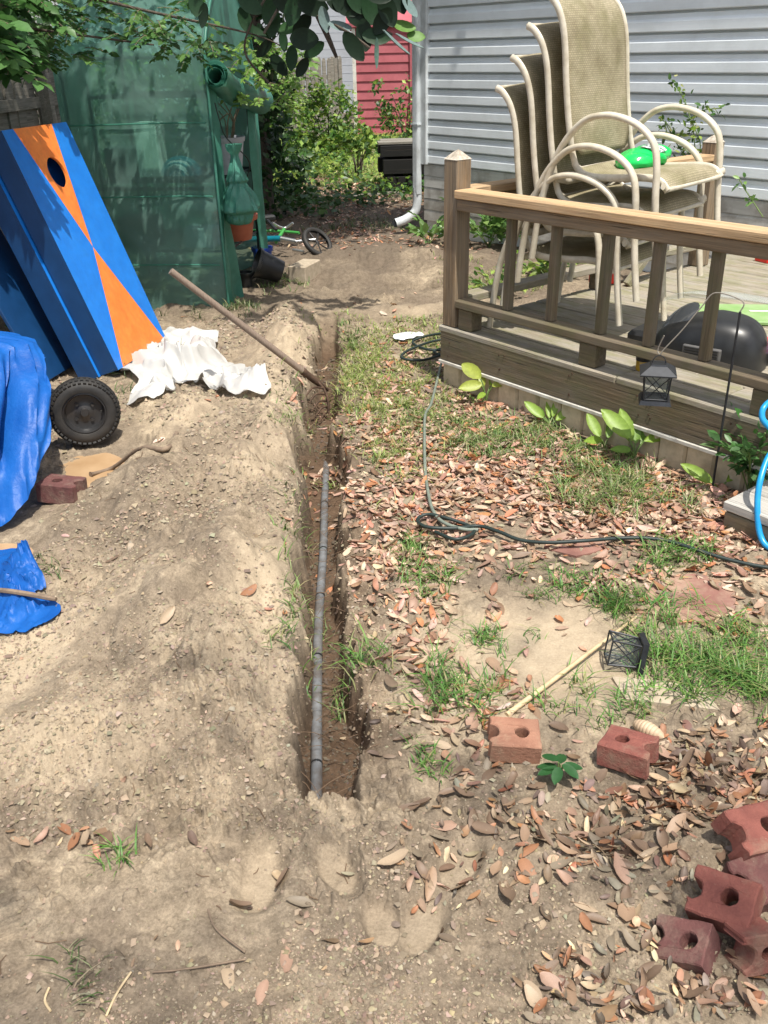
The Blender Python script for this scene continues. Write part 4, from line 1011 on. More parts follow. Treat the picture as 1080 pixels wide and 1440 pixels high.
# ------------------------------------------------------------------ bricks
def brick_mesh(L=.118, Wd=.094, Hh=.060, hole=(.016, 0), hr=.0165, notch='x', nr=.021, seed=0):
    r_ = random.Random(seed)
    x, y = L/2, Wd/2; N = 20
    out = []
    def edge(a, b, n):
        return [(a[0]+(b[0]-a[0])*k/n, a[1]+(b[1]-a[1])*k/n) for k in range(n)]
    # notch on the -x side, broken through the end hole
    out += edge((-x, -y), (x, -y), 7)+edge((x, -y), (x, y), 6)+edge((x, y), (-x, y), 7)
    out += edge((-x, y), (-x, nr), 3)
    out += [(-x+nr*math.sin(math.pi*k/8)*1.05, nr*math.cos(math.pi*k/8)) for k in range(9)]
    out += edge((-x, -nr), (-x, -y), 3)[1:]
    out = [(a+r_.uniform(-.0012, .0012)+(r_.uniform(-.003, .003) if a < -x+.001 else 0), b+r_.uniform(-.0012, .0012)) for a, b in out]
    hol = [(hole[0]+hr*math.cos(2*math.pi*k/N)*r_.uniform(.94, 1.06), hole[1]+hr*math.sin(2*math.pi*k/N)*r_.uniform(.94, 1.06)) for k in range(N)]
    from mathutils.geometry import tessellate_polygon
    ins = .003
    def inset(P, d):
        n = len(P); R = []
        for i in range(n):
            a = Vector(P[i-1]); b = Vector(P[i]); c = Vector(P[(i+1) % n]); t = (c-a).normalized(); R.append((b.x-t.y*d, b.y+t.x*d))
        return R
    oi = inset(out, ins); hi = [(hole[0]+(a-hole[0])*1.12, hole[1]+(b-hole[1])*1.12) for a, b in hol]
    n = len(out); V = []; F = []
    def ring(P, z): s = len(V); V.extend([(a, b, z+r_.uniform(-.0008, .0008)) for a, b in P]); return s
    z1 = Hh/2; r0 = ring(oi, z1); r1 = ring(out, z1-ins); r2 = ring(out, -z1+ins); r3 = ring(oi, -z1)
    h0 = ring(hi, z1); h1 = ring(hol, z1-ins); h2 = ring(hol, -z1+ins); h3 = ring(hi, -z1)
    for a, b in ((r0, r1), (r1, r2), (r2, r3)):
        for i in range(n): F.append((b+i, b+(i+1) % n, a+(i+1) % n, a+i))
    for a, b in ((h0, h1), (h1, h2), (h2, h3)):
        for i in range(N): F.append((a+i, a+(i+1) % N, b+(i+1) % N, b+i))
    for ro, ho, fl in ((r0, h0, 0), (r3, h3, 1)):
        P1 = [Vector((V[ro+i][0], V[ro+i][1], 0)) for i in range(n)]; P2 = [Vector((V[ho+i][0], V[ho+i][1], 0)) for i in range(N)]
        for t in tessellate_polygon([P1, P2]):
            idx = [ro+k if k < n else ho+k-n for k in t]
            a, b, c = (Vector(V[k]) for k in idx)
            if ((b-a).cross(c-a).z > 0) == bool(fl): idx = idx[::-1]
            F.append(tuple(idx))
    return V, F
def brick(px, py, rx, ry, rz, mat, label, lift=.03, seed=0, **kw):
    V, F = brick_mesh(seed=seed, **kw); p = GT(px, py)
    me = bpy.data.meshes.new('brick'); me.from_pydata(V, [], F); me.materials.append(M[mat])
    o = bpy.data.objects.new('brick', me); COL.objects.link(o)
    o.location = (p[0], p[1], p[2]+lift); R = Matrix.Rotation(math.radians(rz), 4, 'Z')@Matrix.Rotation(math.radians(ry), 4, 'Y')@Matrix.Rotation(math.radians(rx), 4, 'X')
    o.rotation_euler = R.to_euler(); tag(o, label, 'brick', 'broken bricks with a round hole')
brick(722, 1056, 6, 3, -4, 'brick_tan', 'sandy orange-red holed brick at the end of the dry bamboo stick', .033, 1)
brick(882, 1072, 4, 6, 146, 'brick', 'dark red holed brick lying tilted below the fallen lantern and striped cone', .034, 2)
brick(1056, 1196, 22, 8, 22, 'brick', 'large smooth red brick uppermost in the pile at the right edge', .050, 3, L=.135)
brick(1075, 1255, 18, -6, 12, 'brick_dark', 'dark purple holed brick wedged below the uppermost red brick', .030, 4, L=.135)
brick(1015, 1292, 24, -12, -38+0, 'brick', 'red brick with a round hole facing up, in the middle of the brick pile', .042, 5, hole=(.012, .004))
brick(962, 1335, 16, -22, -35, 'brick_dark', 'broken brick half buried in leaves at the left of the brick pile', .004, 6, L=.105, Wd=.085)
brick(1052, 1350, 68, 6, 14, 'brick', 'short broken red brick showing a pale rounded groove, nearest in the pile', .036, 7, L=.075, Wd=.075, hole=(.012, 0), hr=.012, nr=.024)
brick(90, 700, 2, -2, 168, 'brick_dark', 'dark red holed brick lying alone beside the tarpaulin and muddy puddle', .033, 8, L=.150, Wd=.105, Hh=.075, hr=.019)

# ------------------------------------------------------------------ lanterns
def lantern(name, label, c, R, w=.095, h=.10, rw=.14, group='small black glazed garden lanterns', nobase=False):
    c = Vector([float(q) for q in c]); t = thing(name, c, label, 'lantern', group)
    T = lambda x, y, z: c+R@Vector((x, y, z))
    a = w/2
    tp = a*1.0; bt = a*.86
    for sx in (-1, 1):
        for sy in (-1, 1): build('corner_bar', MB().tube([T(sx*bt, sy*bt, 0), T(sx*tp, sy*tp, h)], .0028, 6), M['blackmetal'], t, True)
    for k in range(4):
        Rk = Matrix.Rotation(k*math.pi/2, 3, 'Z'); U = lambda x, y, z: c+R@(Rk@Vector((x, y, z)))
        pn = build('glass_pane', MB().add([U(-bt, -bt+.002, .002), U(bt, -bt+.002, .002), U(tp, -tp+.002, h), U(-tp, -tp+.002, h)], [(0, 1, 2, 3)]), M['pane'], t)
        cr = MB(); cr.tube([U(-bt, -bt, 0), U(tp, -tp, h)], .0018, 5); cr.tube([U(bt, -bt, 0), U(-tp, -tp, h)], .0018, 5); cr.tube([U(-bt, -bt, .002), U(bt, -bt, .002)], .0025, 5); cr.tube([U(-tp, -tp, h), U(tp, -tp, h)], .0025, 5)
        build('cross_bars', cr, M['blackmetal'], t, True)
    b = rw*.40; bp = MB()
    P = [T(sx*b*1.12, sy*b*1.12, -.016) for sx, sy in ((-1, -1), (1, -1), (1, 1), (-1, 1))]+[T(sx*b, sy*b, -.002) for sx, sy in ((-1, -1), (1, -1), (1, 1), (-1, 1))]
    bp.add(P, [(3, 2, 1, 0), (4, 5, 6, 7)]+[(i, (i+1) % 4, (i+1) % 4+4, i+4) for i in range(4)]); build('base_plate', bp, M['blackmetal'], t)
    if not nobase:
        r0, r1 = rw/2, rw*.23; rf = MB()
        P = []
        for q, z in ((r0, h+.0), (r0, h+.005), (r1, h+.030), (r1*.9, h+.036)): P += [T(sx*q, sy*q, z) for sx, sy in ((-1, -1), (1, -1), (1, 1), (-1, 1))]
        rf.add(P, [(3, 2, 1, 0)]+[(l*4+i, l*4+(i+1) % 4, l*4+4+(i+1) % 4, l*4+4+i) for l in range(3) for i in range(4)]+[(12, 13, 14, 15)]); build('roof', rf, M['blackmetal'], t)
        build('handle', MB().tube([T(.024*math.cos(g), 0, h+.034+.030*math.sin(g)) for g in np.linspace(0, math.pi, 12)], .0018, 6), M['blackmetal'], t, True)
    return t
# hanging lantern on a shepherd hook
lc = PL(921, 558, -.14)
lantern('hanging_lantern', 'small black lantern hanging from a hook in front of the deck boards', (lc[0], lc[1], lc[2]), Matrix.Rotation(math.radians(-14), 3, 'Z'), .096, .096, .130)
pb = PL(1004, 672, -.07); pb[2] = -.02
hk = thing('shepherd_hook', pb, 'slim black shepherd hook pole stuck in the leaves in front of the deck', 'hook pole')
tp = PL(1001, 430, -.07); tp = np.array([pb[0], pb[1], tp[2]]); tip = PL(1006, 415, -.07)
build('pole', MB().tube([pb, tp], .0045, 8), M['blackmetal'], hk, True)
le = np.array([lc[0], lc[1], lc[2]+.168])
pts = [tp, tp+[.004, .002, .035], tip+[0, 0, .008], tip*.75+le*.25+np.array([0, 0, .012]), tip*.4+le*.6, le*.93+tip*.07, le+[0, 0, -.004], le+np.array(dd)*-.012+[0, 0, .012], PL(934, 472, -.14)]
build('arm', MB().tube(curve_pts(pts, 6), .0024, 7), M['ply_edge'], hk, True)
# fallen lantern on the sand
p = GT(872, 940); Rf = Matrix.Rotation(math.radians(-8), 3, 'Z')@Matrix.Rotation(math.radians(-82), 3, 'Y')@Matrix.Rotation(math.radians(12), 3, 'Z')
lantern('fallen_lantern', 'small black glazed lantern lying on its side on the sand by the bamboo stick', (p[0]+.045, p[1]+.01, p[2]+.044), Rf, .070, .078, .10, nobase=True)

# ------------------------------------------------------------------ bamboo stick, striped cone, step, hose, cords
a = GT(712, 1012); b = GT(893, 880)
o = build('bamboo_stick', MB().tube([a+[0, 0, .015], a*.6+b*.4+[0, 0, .02], b+[0, 0, .03]], [.0075, .0065, .004], 8), M['straw'], None, True, base=(a+b)/2); tag(o, 'long dry split bamboo stick lying across the sandy patch to the brick', 'stick')
p = GT(912, 1036); R = Matrix.Rotation(math.radians(-52), 3, 'Z')@Matrix.Rotation(math.radians(84), 3, 'Y'); pr = []
for k in range(45):
    q = k/44; r = .0205*(math.sin(math.pi*min(1, q*.98+.04))**.45)*(1.0-.12*q); r *= 1-.10*abs(math.sin(q*math.pi*9))**8; pr.append((r, (q-.5)*.085))
o = build('striped_cone', MB().lathe(pr, p+[0, 0, .019], R, 24, True), M['cone'], None, True, base=p); tag(o, 'tan ribbed rounded cone-like piece lying beside the dark red brick', 'wood piece')
# wooden step
sp = G(1017, 705, .105); s0 = np.dot(sp-D0, dd); t0 = np.dot(sp-D0, dn)
st = thing('wooden_step', DK(s0, t0, 0), 'bleached grey plank step on the leaves at the right edge below the deck', 'step')
for k in range(2): board('step_plank', DK(s0, t0+.068+.142*k, .090), DK(s0+.95, t0+.068+.142*k, .090), .136, .034, M['stepwood'], st, bev=.005)
for s in (s0+.04, s0+.45, s0+.88): board('step_leg', DK(s, t0+.03, .035), DK(s, t0+.26, .035), .04, .072, M['deckwood'], st)
board('step_front', DK(s0+.01, t0+.012, .034), DK(s0+.94, t0+.012, .034), .02, .07, M['deckwood'], st)
# blue hose
pts = [ATY(1125, 590, 3.0), ATY(1090, 566, 2.95), ATY(1075, 572, 2.92), ATY(1072, 588, 2.9), ATY(1084, 603, 2.88), ATY(1100, 620, 2.84), ATY(1081, 642, 2.80), ATY(1069, 676, 2.74), ATY(1065, 712, 2.70), ATY(1069, 752, 2.66), ATY(1080, 792, 2.62), ATY(1110, 830, 2.60)]
pts = [np.array([q[0], q[1], max(q[2], Hs(q[0], q[1])+.012)]) for q in pts]
o = build('garden_hose', MB().tube(curve_pts(pts, 8), .0105, 10), M['bluehose'], None, True, base=pts[5]); tag(o, 'bright blue garden hose curving down over the step at the right edge', 'hose')
def cord(name, px, r, mat, label, lift=.012, cat='cord', n=6):
    P = [GT(a, b, r+lift+.006*random.random()) for a, b in px]
    o = build(name, MB().tube(curve_pts(P, n), r, 8), M[mat], None, True, base=P[len(P)//2]); tag(o, label, cat); return o
cord('extension_cord', [(612, 757), (640, 768), (665, 760), (660, 748), (625, 737), (600, 733), (587, 741), (600, 752), (640, 752), (672, 748), (700, 757), (730, 768), (770, 773), (820, 771), (870, 766), (910, 766), (945, 773), (980, 784), (1020, 795), (1060, 804), (1110, 812)], .0065, 'cord', 'dark green extension cord with a small knotted loop running right across the leaves', .016)
cord('garden_cable', [(622, 512), (614, 545), (606, 575), (598, 592), (597, 630), (598, 670), (602, 700), (608, 725), (622, 742), (650, 752), (672, 755)], .0065, 'greycable', 'grey-green cable running from the deck corner down to the knotted cord', .016)
for k, (dx, dy) in enumerate(((0, 0), (3, 6), (6, 12), (2, 18))):
    pass
cord('cable_coil', [(640, 482), (610, 487), (585, 496), (568, 504), (566, 512), (590, 515), (615, 508), (632, 500), (600, 498), (580, 488), (600, 480), (630, 476), (640, 490), (610, 503), (640, 512)], .0075, 'cord', 'loose coil of dark cable on the ground beside the deck corner', .02)
p = GT(572, 476); crumple('food_wrapper', [(p[0]-.08, p[1]+.02), (p[0]-.02, p[1]+.07), (p[0]+.10, p[1]+.0), (p[0]+.05, p[1]-.03), (p[0]-.05, p[1]-.06)], p[:2], M['litterwhite'], lambda X, Y: H(X, Y)+.02, .02, 22, 3, rings=10, seg=30, base=p)
tag(bpy.data.objects['food_wrapper'], 'small silver white wrapper lying in the grass near the deck corner', 'wrapper')

# ------------------------------------------------------------------ garden fork
hk = thing('garden_fork', GT(440, 525), 'old garden fork with long grey wooden handle leaning over the trench, tines down', 'garden fork')
a = ATY(240, 381, 4.18); b = ATY(432, 527, 4.38); 
zb_ = Hs(b[0], b[1])
hd = build('handle', MB().tube([a, a*.5+b*.5, b], [.0155, .0165, .0165], 12), M['ashwood'], hk, True)
c = b+(b-a)/np.linalg.norm(b-a)*.14
build('socket', MB().tube([b-(b-a)*.04, b+(c-b)*.3, c], [.019, .017, .010], 10), M['rust'], hk, True)
hp = [ATY(448, 537, 4.34), ATY(456, 548, 4.32), ATY(461, 562, 4.30), ATY(462, 580, 4.28)]
build('head_bar', MB().tube(curve_pts([c]+hp, 5), .0075, 8), M['rust'], hk, True)
for k, (p0, p1, p2) in enumerate((((455, 546), (440, 551), (428, 561)), ((459, 555), (445, 560), (433, 569)), ((461, 564), (449, 570), (438, 579)), ((462, 573), (453, 579), (442, 588)), ((462, 580), (456, 588), (447, 596)))):
    P = [ATY(*p0, 4.32), ATY(*p1, 4.27)+np.array([0, 0, .02]), ATY(*p2, 4.22)]
    build('tine', MB().tube(curve_pts(P, 6), [.0052]*9+[.0045, .0035, .003, .002], 7), M['rust'], hk, True)

# ------------------------------------------------------------------ conduit in the trench
zz = [(1.57, -.185), (1.75, -.175), (2.05, -.170), (2.45, -.165), (2.95, -.155), (3.30, -.150), (3.55, -.170), (3.8, -.19)]
P = []
for y, z in zz:
    x = float(np.interp(y, [1.6, 2.03, 2.46, 3.04, 3.41, 3.8], [-.176, -.203, -.217, -.231, -.241, -.26])); P.append((x+.002*math.sin(y*7), y, z+.024))
cd = thing('conduit_pipe', P[2], 'straight grey conduit pipe lying along the bottom of the trench', 'pipe')
build('pipe_body', MB().tube(curve_pts(P, 6), .0150, 14), M['grate'], cd, True)
for y in (1.82, 2.28, 2.62, 2.93, 3.3):
    i = min(range(len(P)), key=lambda k: abs(P[k][1]-y)); x = float(np.interp(y, [q[1] for q in P], [q[0] for q in P])); z = float(np.interp(y, [q[1] for q in P], [q[2] for q in P]))
    build('band', MB().lathe([(.0155, -.004), (.0165, 0), (.0155, .004)], (x, y, z), Matrix.Rotation(math.radians(90), 3, 'X'), 14), M['blackplastic'], cd, True)
# a branch on the spoil heap, its end sawn
pts = [GT(*q, dz) for q, dz in (((128, 671), .012), ((160, 661), .012), ((200, 650), .014), ((235, 637), .02), ((250, 622), .035))]
o = build('fallen_branch', MB().tube(curve_pts(pts, 6), [.012]+[.008]*12+[.010]*12, 8), M['twig'], None, True, base=pts[2]); tag(o, 'thin broken branch lying on the dirt beside the muddy puddle', 'branch')

# ------------------------------------------------------------------ things on the deck
def make_deck_things():
    z = DZ
    # black domed plastic cover
    c = G(978, 512, z); c = c+np.array(dn)*.10
    t = thing('plastic_hood', (c[0], c[1], z), 'black domed plastic hood with glossy smoked window and round knob lying on the deck', 'hood')
    Rz = Matrix.Rotation(DA*0+math.radians(-40), 3, 'Z')
    def T(x, y, zz): return np.array([c[0], c[1], z+.004])+np.array(Rz@Vector((x, y, zz)))
    nu, nv = 40, 22; g = np.zeros((nv, nu+1, 3))
    for i in range(nv):
        ph = (math.pi/2)*i/(nv-1)
        for j in range(nu+1):
            a = 2*math.pi*j/nu; ca, sa = math.cos(a), math.sin(a)
            s = lambda v, e: math.copysign(abs(v)**e, v)
            rr = math.cos(ph)**.45; x = .235*rr*s(ca, .85)*(1-.10*sa); y = .165*rr*s(sa, .8); zz = .195*math.sin(ph)**.85*(1-.20*(1 if ca < 0 else 0)*abs(ca)*rr)
            g[i, j] = T(x, y, zz)
    build('dome', MB().sheet(g), M['blackplastic'], t, True)
    ng = 12; g = np.zeros((ng, 17, 3))
    for i in range(ng):
        for j in range(17):
            a = 2*math.pi*j/16; r = i/(ng-1); g[i, j] = T(-.125+.072*r*math.cos(a), -.060+.060*r*math.sin(a), .172+.022*(1-r*r)+.045*r*math.sin(a)+.040*r*math.cos(a))
    build('smoked_window', MB().sheet(g), M['bikewin'] if 'bikewin' in M else M['blackgloss'], t, True)
    build('knob', MB().lathe([(.018, 0), (.024, .004), (.024, .022), (.016, .026), (.014, .018), (0, .018)], T(-.02, .01, .192), None, 20), M['blackplastic'], t, True)
    v = MB().box(T(.02, -.160, .055), (.16, .02, .075), Rz, .004); build('vent_panel', v, M['grille'], t)
    for k in range(6): build('vent_slat', MB().box(T(.02, -.171, .028+.011*k), (.14, .004, .004), Rz), M['blackplastic'], t)
    # dark flat tray behind/left of it
    tr = MB().box(T(-.27, .03, .045), (.16, .24, .09), Rz, .02); tag(build('black_box', tr, M['blackplastic'], None, base=T(-.27, .03, 0)), 'low black plastic box on the deck left of the domed hood', 'box')
    # clear plastic dome leaning behind
    g = np.zeros((16, 30, 3))
    for i in range(16):
        ph = (math.pi*.5)*i/15
        for j in range(30):
            a = math.pi*(.0+1.0*j/29)+math.pi*0; x = .30*math.cos(a)*math.cos(ph)**.5; y = .20*math.sin(a)*math.cos(ph)**.5-.02; zz = .20+.055*math.sin(ph); g[i, j] = T(x+.05, y+.06, zz)
    tag(build('clear_cover', MB().sheet(g), M['clear'], None, True, base=T(.05, .1, .2)), 'clear plastic dome cover resting over the back of the black hood', 'cover')
    # black arm
    a = T(.23, .03, .10); b = T(.52, .25, .11)
    tag(build('black_bar', MB().tube([a, b], .014, 10), M['blackplastic'], None, True, base=a), 'thick black bar running from the hood toward the right edge of the picture', 'bar')
    # green board
    q = G(1055, 447, z); o = build('green_board', MB().box(q+[.0, .02, .012], (.52, .34, .018), Matrix.Rotation(math.radians(-8), 3, 'Z'), .003), M['greenboard'], None, base=q)
    tag(o, 'flat pale green board with a white printed strip on the deck', 'board')
    build('white_strip', MB().box(q+[.06, .04, .0225], (.10, .022, .001), Matrix.Rotation(math.radians(-8), 3, 'Z')), M['whiteprint'], o)
    # printed bag
    q = G(1078, 505, z); cc = q+[.06, .02, .0]
    o = crumple('printed_bag', [(cc[0]-.10, cc[1]-.08), (cc[0]-.09, cc[1]+.13), (cc[0]+.15, cc[1]+.12), (cc[0]+.16, cc[1]-.10)], cc[:2], M['bag'], lambda X, Y: 0*X+DZ+.045, .03, 16, 8, rings=20, seg=60, base=cc)
    tag(o, 'red, white and blue printed plastic bag on the deck behind the near post', 'bag')
    q = G(905, 520, z); t = thing('glass_jar', q, 'small amber jar with a dark lid on the deck edge behind the hanging lantern', 'jar')
    build('jar_body', MB().lathe([(0, 0), (.032, 0), (.034, .01), (.034, .04), (.030, .045)], q, None, 18), M['amber'], t, True); build('lid', MB().lathe([(.036, .043), (.037, .058), (0, .060)], q, None, 18), M['blackplastic'], t, True)
    # red things beyond the deck, between the legs of the chairs
    for (px, py, w, lab) in ((849, 398, .13, 'bright red plastic tray seen behind the chair legs'), (1079, 368, .10, 'small bright red plastic item at the far right of the deck')):
        q = G(px, py, z); R = Matrix.Rotation(.4, 3, 'Z'); b_ = MB().box(q+[0, 0, .012], (w, .10, .02), R, .004)
        for sx in (-1, 1): b_.box(q+np.array(R@Vector((sx*w/2, 0, .03))), (.008, .10, .05), R)
        for sy in (-1, 1): b_.box(q+np.array(R@Vector((0, sy*.05, .03))), (w, .008, .05), R)
        tag(build('red_tray', b_, M['redplastic'], None, base=q), lab, 'tray')
    # green inflatable-looking plastic bag on the top seat
    sc = CA+fdir*(.073*3+.36)+np.array([-fdir[1], fdir[0], 0])*.36+np.array([0, 0, .118*3+.350]); ax = np.array([-fdir[1], fdir[0], 0])
    g = np.zeros((26, 33, 3))
    for i in range(26):
        q = i/25*2-1; rr = (1-abs(q)**3.2)**.5
        for j in range(33):
            a = 2*math.pi*j/32; k = 1+.08*math.sin(q*9+a*2)+.05*math.sin(a*5+q*14)+.10*math.exp(-((q-.85)/.15)**2)
            zc = .055+.045*rr*k*math.sin(a)+.012*q; y_ = -.06+.085*rr*k*math.cos(a)
            g[i, j] = sc+ax*(q*.16)+fdir*y_+np.array([0, 0, max(zc, .004)])
    t = build('green_bag', MB().sheet(g), M['greenplastic'], None, True, base=sc); tag(t, 'shiny transparent green plastic bag lying on the seat of the topmost chair', 'bag')
    lb = np.zeros((8, 12, 3))
    for i in range(8):
        for j in range(12): q = -.25+.6*j/11; a = .5+1.1*i/7; lb[i, j] = sc+ax*(q*.16)+fdir*(-.06+.088*math.cos(a)*(1-abs(q)**3.2)**.5*1.03)+np.array([0, 0, .058+.047*math.sin(a)+.012*q+.003])
    build('printed_label', MB().sheet(lb), M['label'], t, True)
m_, nt_, b_ = newmat('smoked_gloss'); b_.inputs['Base Color'].default_value = (.05, .055, .06, 1); b_.inputs['Roughness'].default_value = .06; M['blackgloss'] = m_
M['grille'] = surf('grey_grille', (.07, .07, .07), (.13, .125, .12), 20, (1, 1, 1), .6, .1, .001)
m_, nt_, b_ = newmat('printed_bag_film'); v_ = coord(nt_, (1, 1, 1), rand=False)
vn = nt_.nodes.new('ShaderNodeTexNoise'); vn.inputs['Scale'].default_value = 9; vn.inputs['Distortion'].default_value = 1.2; nt_.links.new(v_, vn.inputs['Vector'])
cr_ = ramp(nt_, vn.outputs[0], [(.40, (.03, .12, .42)), (.44, (.75, .75, .72)), (.47, (.62, .05, .06)), (.58, (.70, .09, .08)), (.60, (.78, .76, .72)), (.63, (.03, .25, .50))]); cr_.node.color_ramp.interpolation = 'CONSTANT'
nt_.links.new(cr_, b_.inputs['Base Color']); b_.inputs['Roughness'].default_value = .25; M['bag'] = m_
m_, nt_, b_ = newmat('label_print'); v_ = coord(nt_, (1, 1, 1), rand=False); n_ = noise(nt_, v_, 55, 2)
nt_.links.new(ramp(nt_, n_, [(.46, (.72, .75, .72)), (.52, (.10, .16, .14))]), b_.inputs['Base Color']); b_.inputs['Roughness'].default_value = .3; M['label'] = m_
make_deck_things()
# red pavers sunk in the leaves
pav = [(([(905, 850), (935, 815), (990, 812), (1035, 838), (1010, 872), (940, 880)]), 'worn red paver flush with the ground, right of the grass tufts, scattered with leaves'),
       (([(765, 772), (800, 750), (850, 760), (845, 775), (810, 785)]), 'small piece of worn red paver just above the dark green cord')]
for pts, lab in pav:
    P = [GT(*q) for q in pts]; P = P[::-1]; c = np.mean(P, 0)
    Z = max(p[2] for p in P)+.006; poly = [(p[0], p[1], Z) for p in curve_pts([(q[0], q[1], 0) for q in P+[P[0]]], 3)[:-1]]
    if sum((poly[i-1][0]*poly[i][1]-poly[i][0]*poly[i-1][1]) for i in range(len(poly))) < 0: poly = poly[::-1]
    o = build('paver', MB().prism(poly, (0, 0, .04)), M['flag'], None, base=c); tag(o, lab, 'paver')
P = [GT(*q) for q in ((860, 955), (985, 962), (1012, 1000), (880, 985))]; c = np.mean(P, 0); Z = Hs(c[0], c[1])+.008
poly = [(p[0], p[1], Z+.01*(p[1]-c[1])) for p in P]
if sum((poly[i-1][0]*poly[i][1]-poly[i][0]*poly[i-1][1]) for i in range(4)) < 0: poly = poly[::-1]
o = build('flat_stone', MB().prism(poly, (0, 0, .03)), M['concrete'], None, base=c); tag(o, 'flat sandy slab half covered by grass to the right of the fallen lantern', 'slab')

# ------------------------------------------------------------------ far things: shed, house, fences, timber
def far_things():
    # red shed
    Y = 20.0; xa, xb = -.38, 3.2; zt = 1.92
    sh = thing('red_shed', (1.3, 21.5, 0), 'faded red shed with horizontal siding, seen far back between the trees and the grey house', 'shed')
    prof = [(0, 0), (.03, 0), (.008, .165), (0, .165)]
    mb = MB(); P = []
    for s in (0, xb-xa): P += [(s, -a, b) for a, b in prof]
    mb.add(P, [(0, 1, 2, 3), (7, 6, 5, 4)]+[(i, i+4, (i+1) % 4+4, (i+1) % 4) for i in range(4)])
    me = bpy.data.meshes.new('siding_panel'); me.from_pydata(mb.v, [], mb.f); me.materials.append(M['red_siding'])
    for k in range(12):
        o = bpy.data.objects.new('siding_panel', me); COL.objects.link(o); o.parent = sh; o.location = (xa-1.3, Y-21.5, .0+.165*k)
    build('wall', MB().box(((xa+xb)/2, Y+1.52, zt/2), (xb-xa-.02, 3.0, zt+.1)), M['red_siding'], sh)
    build('corner_trim', MB().box((xa-.01, Y-.03, zt/2), (.07, .07, zt)), M['trim'], sh)
    build('downpipe', MB().box((.74, Y-.06, zt/2), (.075, .06, zt)), M['red_siding'], sh)
    rf = MB(); a = [(xa-.15, Y-.12, zt+.02), (xb+.15, Y-.12, zt+.02), (xb+.15, Y+1.5, zt+.75), (xa-.15, Y+1.5, zt+.75), (xb+.15, Y+3.2, zt+.02), (xa-.15, Y+3.2, zt+.02)]
    rf.add(a+[(p[0], p[1], p[2]+.07) for p in a], [(0, 3, 2, 1), (3, 5, 4, 2), (6, 7, 8, 9), (9, 8, 10, 11), (0, 1, 7, 6), (5, 11, 10, 4), (0, 6, 9, 3), (3, 9, 11, 5), (1, 2, 8, 7), (2, 4, 10, 8)])
    build('roof', rf, M['red_siding'], sh)
    # far grey house
    fh = thing('far_house', (-4, 30, 0), 'distant pale grey sided house glimpsed beyond the fence at the back', 'house')
    for k in range(20):
        o = build('siding_panel', MB().box((-4.2, 27.985, .09+.2*k), (8.4, .03, .19), Matrix.Rotation(.06, 3, 'X')), M['far_house'], fh)
    build('wall', MB().box((-4.2, 30.5, 2), (8.3, 4.9, 4)), M['far_house'], fh)
    build('roof', MB().add([(-8.6, 27.6, 4), (.2, 27.6, 4), (.2, 30.5, 5.6), (-8.6, 30.5, 5.6), (.2, 33.4, 4), (-8.6, 33.4, 4)], [(0, 1, 2, 3), (3, 2, 4, 5), (0, 3, 5), (1, 4, 2), (0, 5, 4, 1)]), M['roofing'], fh)
    # picket fence at the back
    def picket_me(w, h, th=.018):
        m_ = MB(); c = w*.28; pr = [(-w/2, 0), (w/2, 0), (w/2, h-c*1.3), (w/2-c, h), (-w/2+c, h), (-w/2, h-c*1.3)]
        m_.add([(a, -th/2, b) for a, b in pr]+[(a, th/2, b) for a, b in pr], [tuple(range(6)), tuple(reversed(range(6, 12)))]+[(i, i+6, (i+1) % 6+6, (i+1) % 6) for i in range(6)])
        me = bpy.data.meshes.new('picket'); me.from_pydata(m_.v, [], m_.f); me.materials.append(M['greywood']); return me
    def fence(name, a, b, h, w, gap, label, rails=(.35, 1.1), back=1):
        a = np.array(a, float); b = np.array(b, float); L = np.linalg.norm((b-a)[:2]); d = (b-a)/L; rz = math.atan2(d[1], d[0])
        t = thing(name, a, label, 'fence', None, rz); me = picket_me(w, h); x = 0
        while x < L:
            o = bpy.data.objects.new('picket', me); COL.objects.link(o); o.parent = t; o.location = (x+w/2, 0, random.uniform(-.03, .02)); o.rotation_euler = (random.uniform(-.02, .02), random.uniform(-.025, .025), 0); x += w+gap
        for z in rails: build('rail', MB().box((L/2, .03*back, z), (L, .035, .08)), M['greywood'], t, world=False)
        x = 0
        while x < L+.1: build('post', MB().box((x, .085*back, h/2), (.09, .09, h)), M['greywood'], t, world=False); x += 2.2
        return t
    fence('picket_fence', (-.62, 19.3, 0), (-2.0, 17.2, 0), 1.45, .10, .03, 'old grey picket fence at the back, left of the red shed, partly grown over', back=-1)
    fence('picket_fence', (-2.3, 16.6, 0), (-5.4, 15.5, 0), 1.42, .10, .07, 'far left run of grey picket fence half hidden behind sunlit bushes', back=-1)
    fence('board_fence', (-3.0, 3.6, 0), (-2.62, 9.2, 0), 1.52, .135, .006, 'weathered grey board fence behind the greenhouse and the cornhole boards', rails=(.3, 1.2), back=-1)
    # dark stack of old timber by the house corner
    q = G(566, 268); tm = thing('timber_stack', (.6, q[1]-.2, 0), 'stack of nearly black old timbers and a pallet by the house corner', 'timber stack')
    y = q[1]-.2
    for k, (z, w) in enumerate(((.12, .14), (.30, .16), (.47, .12))):
        for j in range(3): board('beam', (.02+.03*((k*2+j) % 3)+.10*(k == 0), y+.22*j, z), (2.4, y+.1+.22*j, z+.01), .16, w, M['darkwood'], tm)
    board('plank', (.02, y+.05, .555), (2.4, y+.18, .56), .22, .03, M['greywood'], tm); board('plank', (.05, y+.33, .555), (2.4, y+.42, .56), .20, .03, M['greywood'], tm)
    for x in (.15, 1.1): board('block', (x, y-.05, .2), (x, y+.7, .2), .12, .10, M['darkwood'], tm)
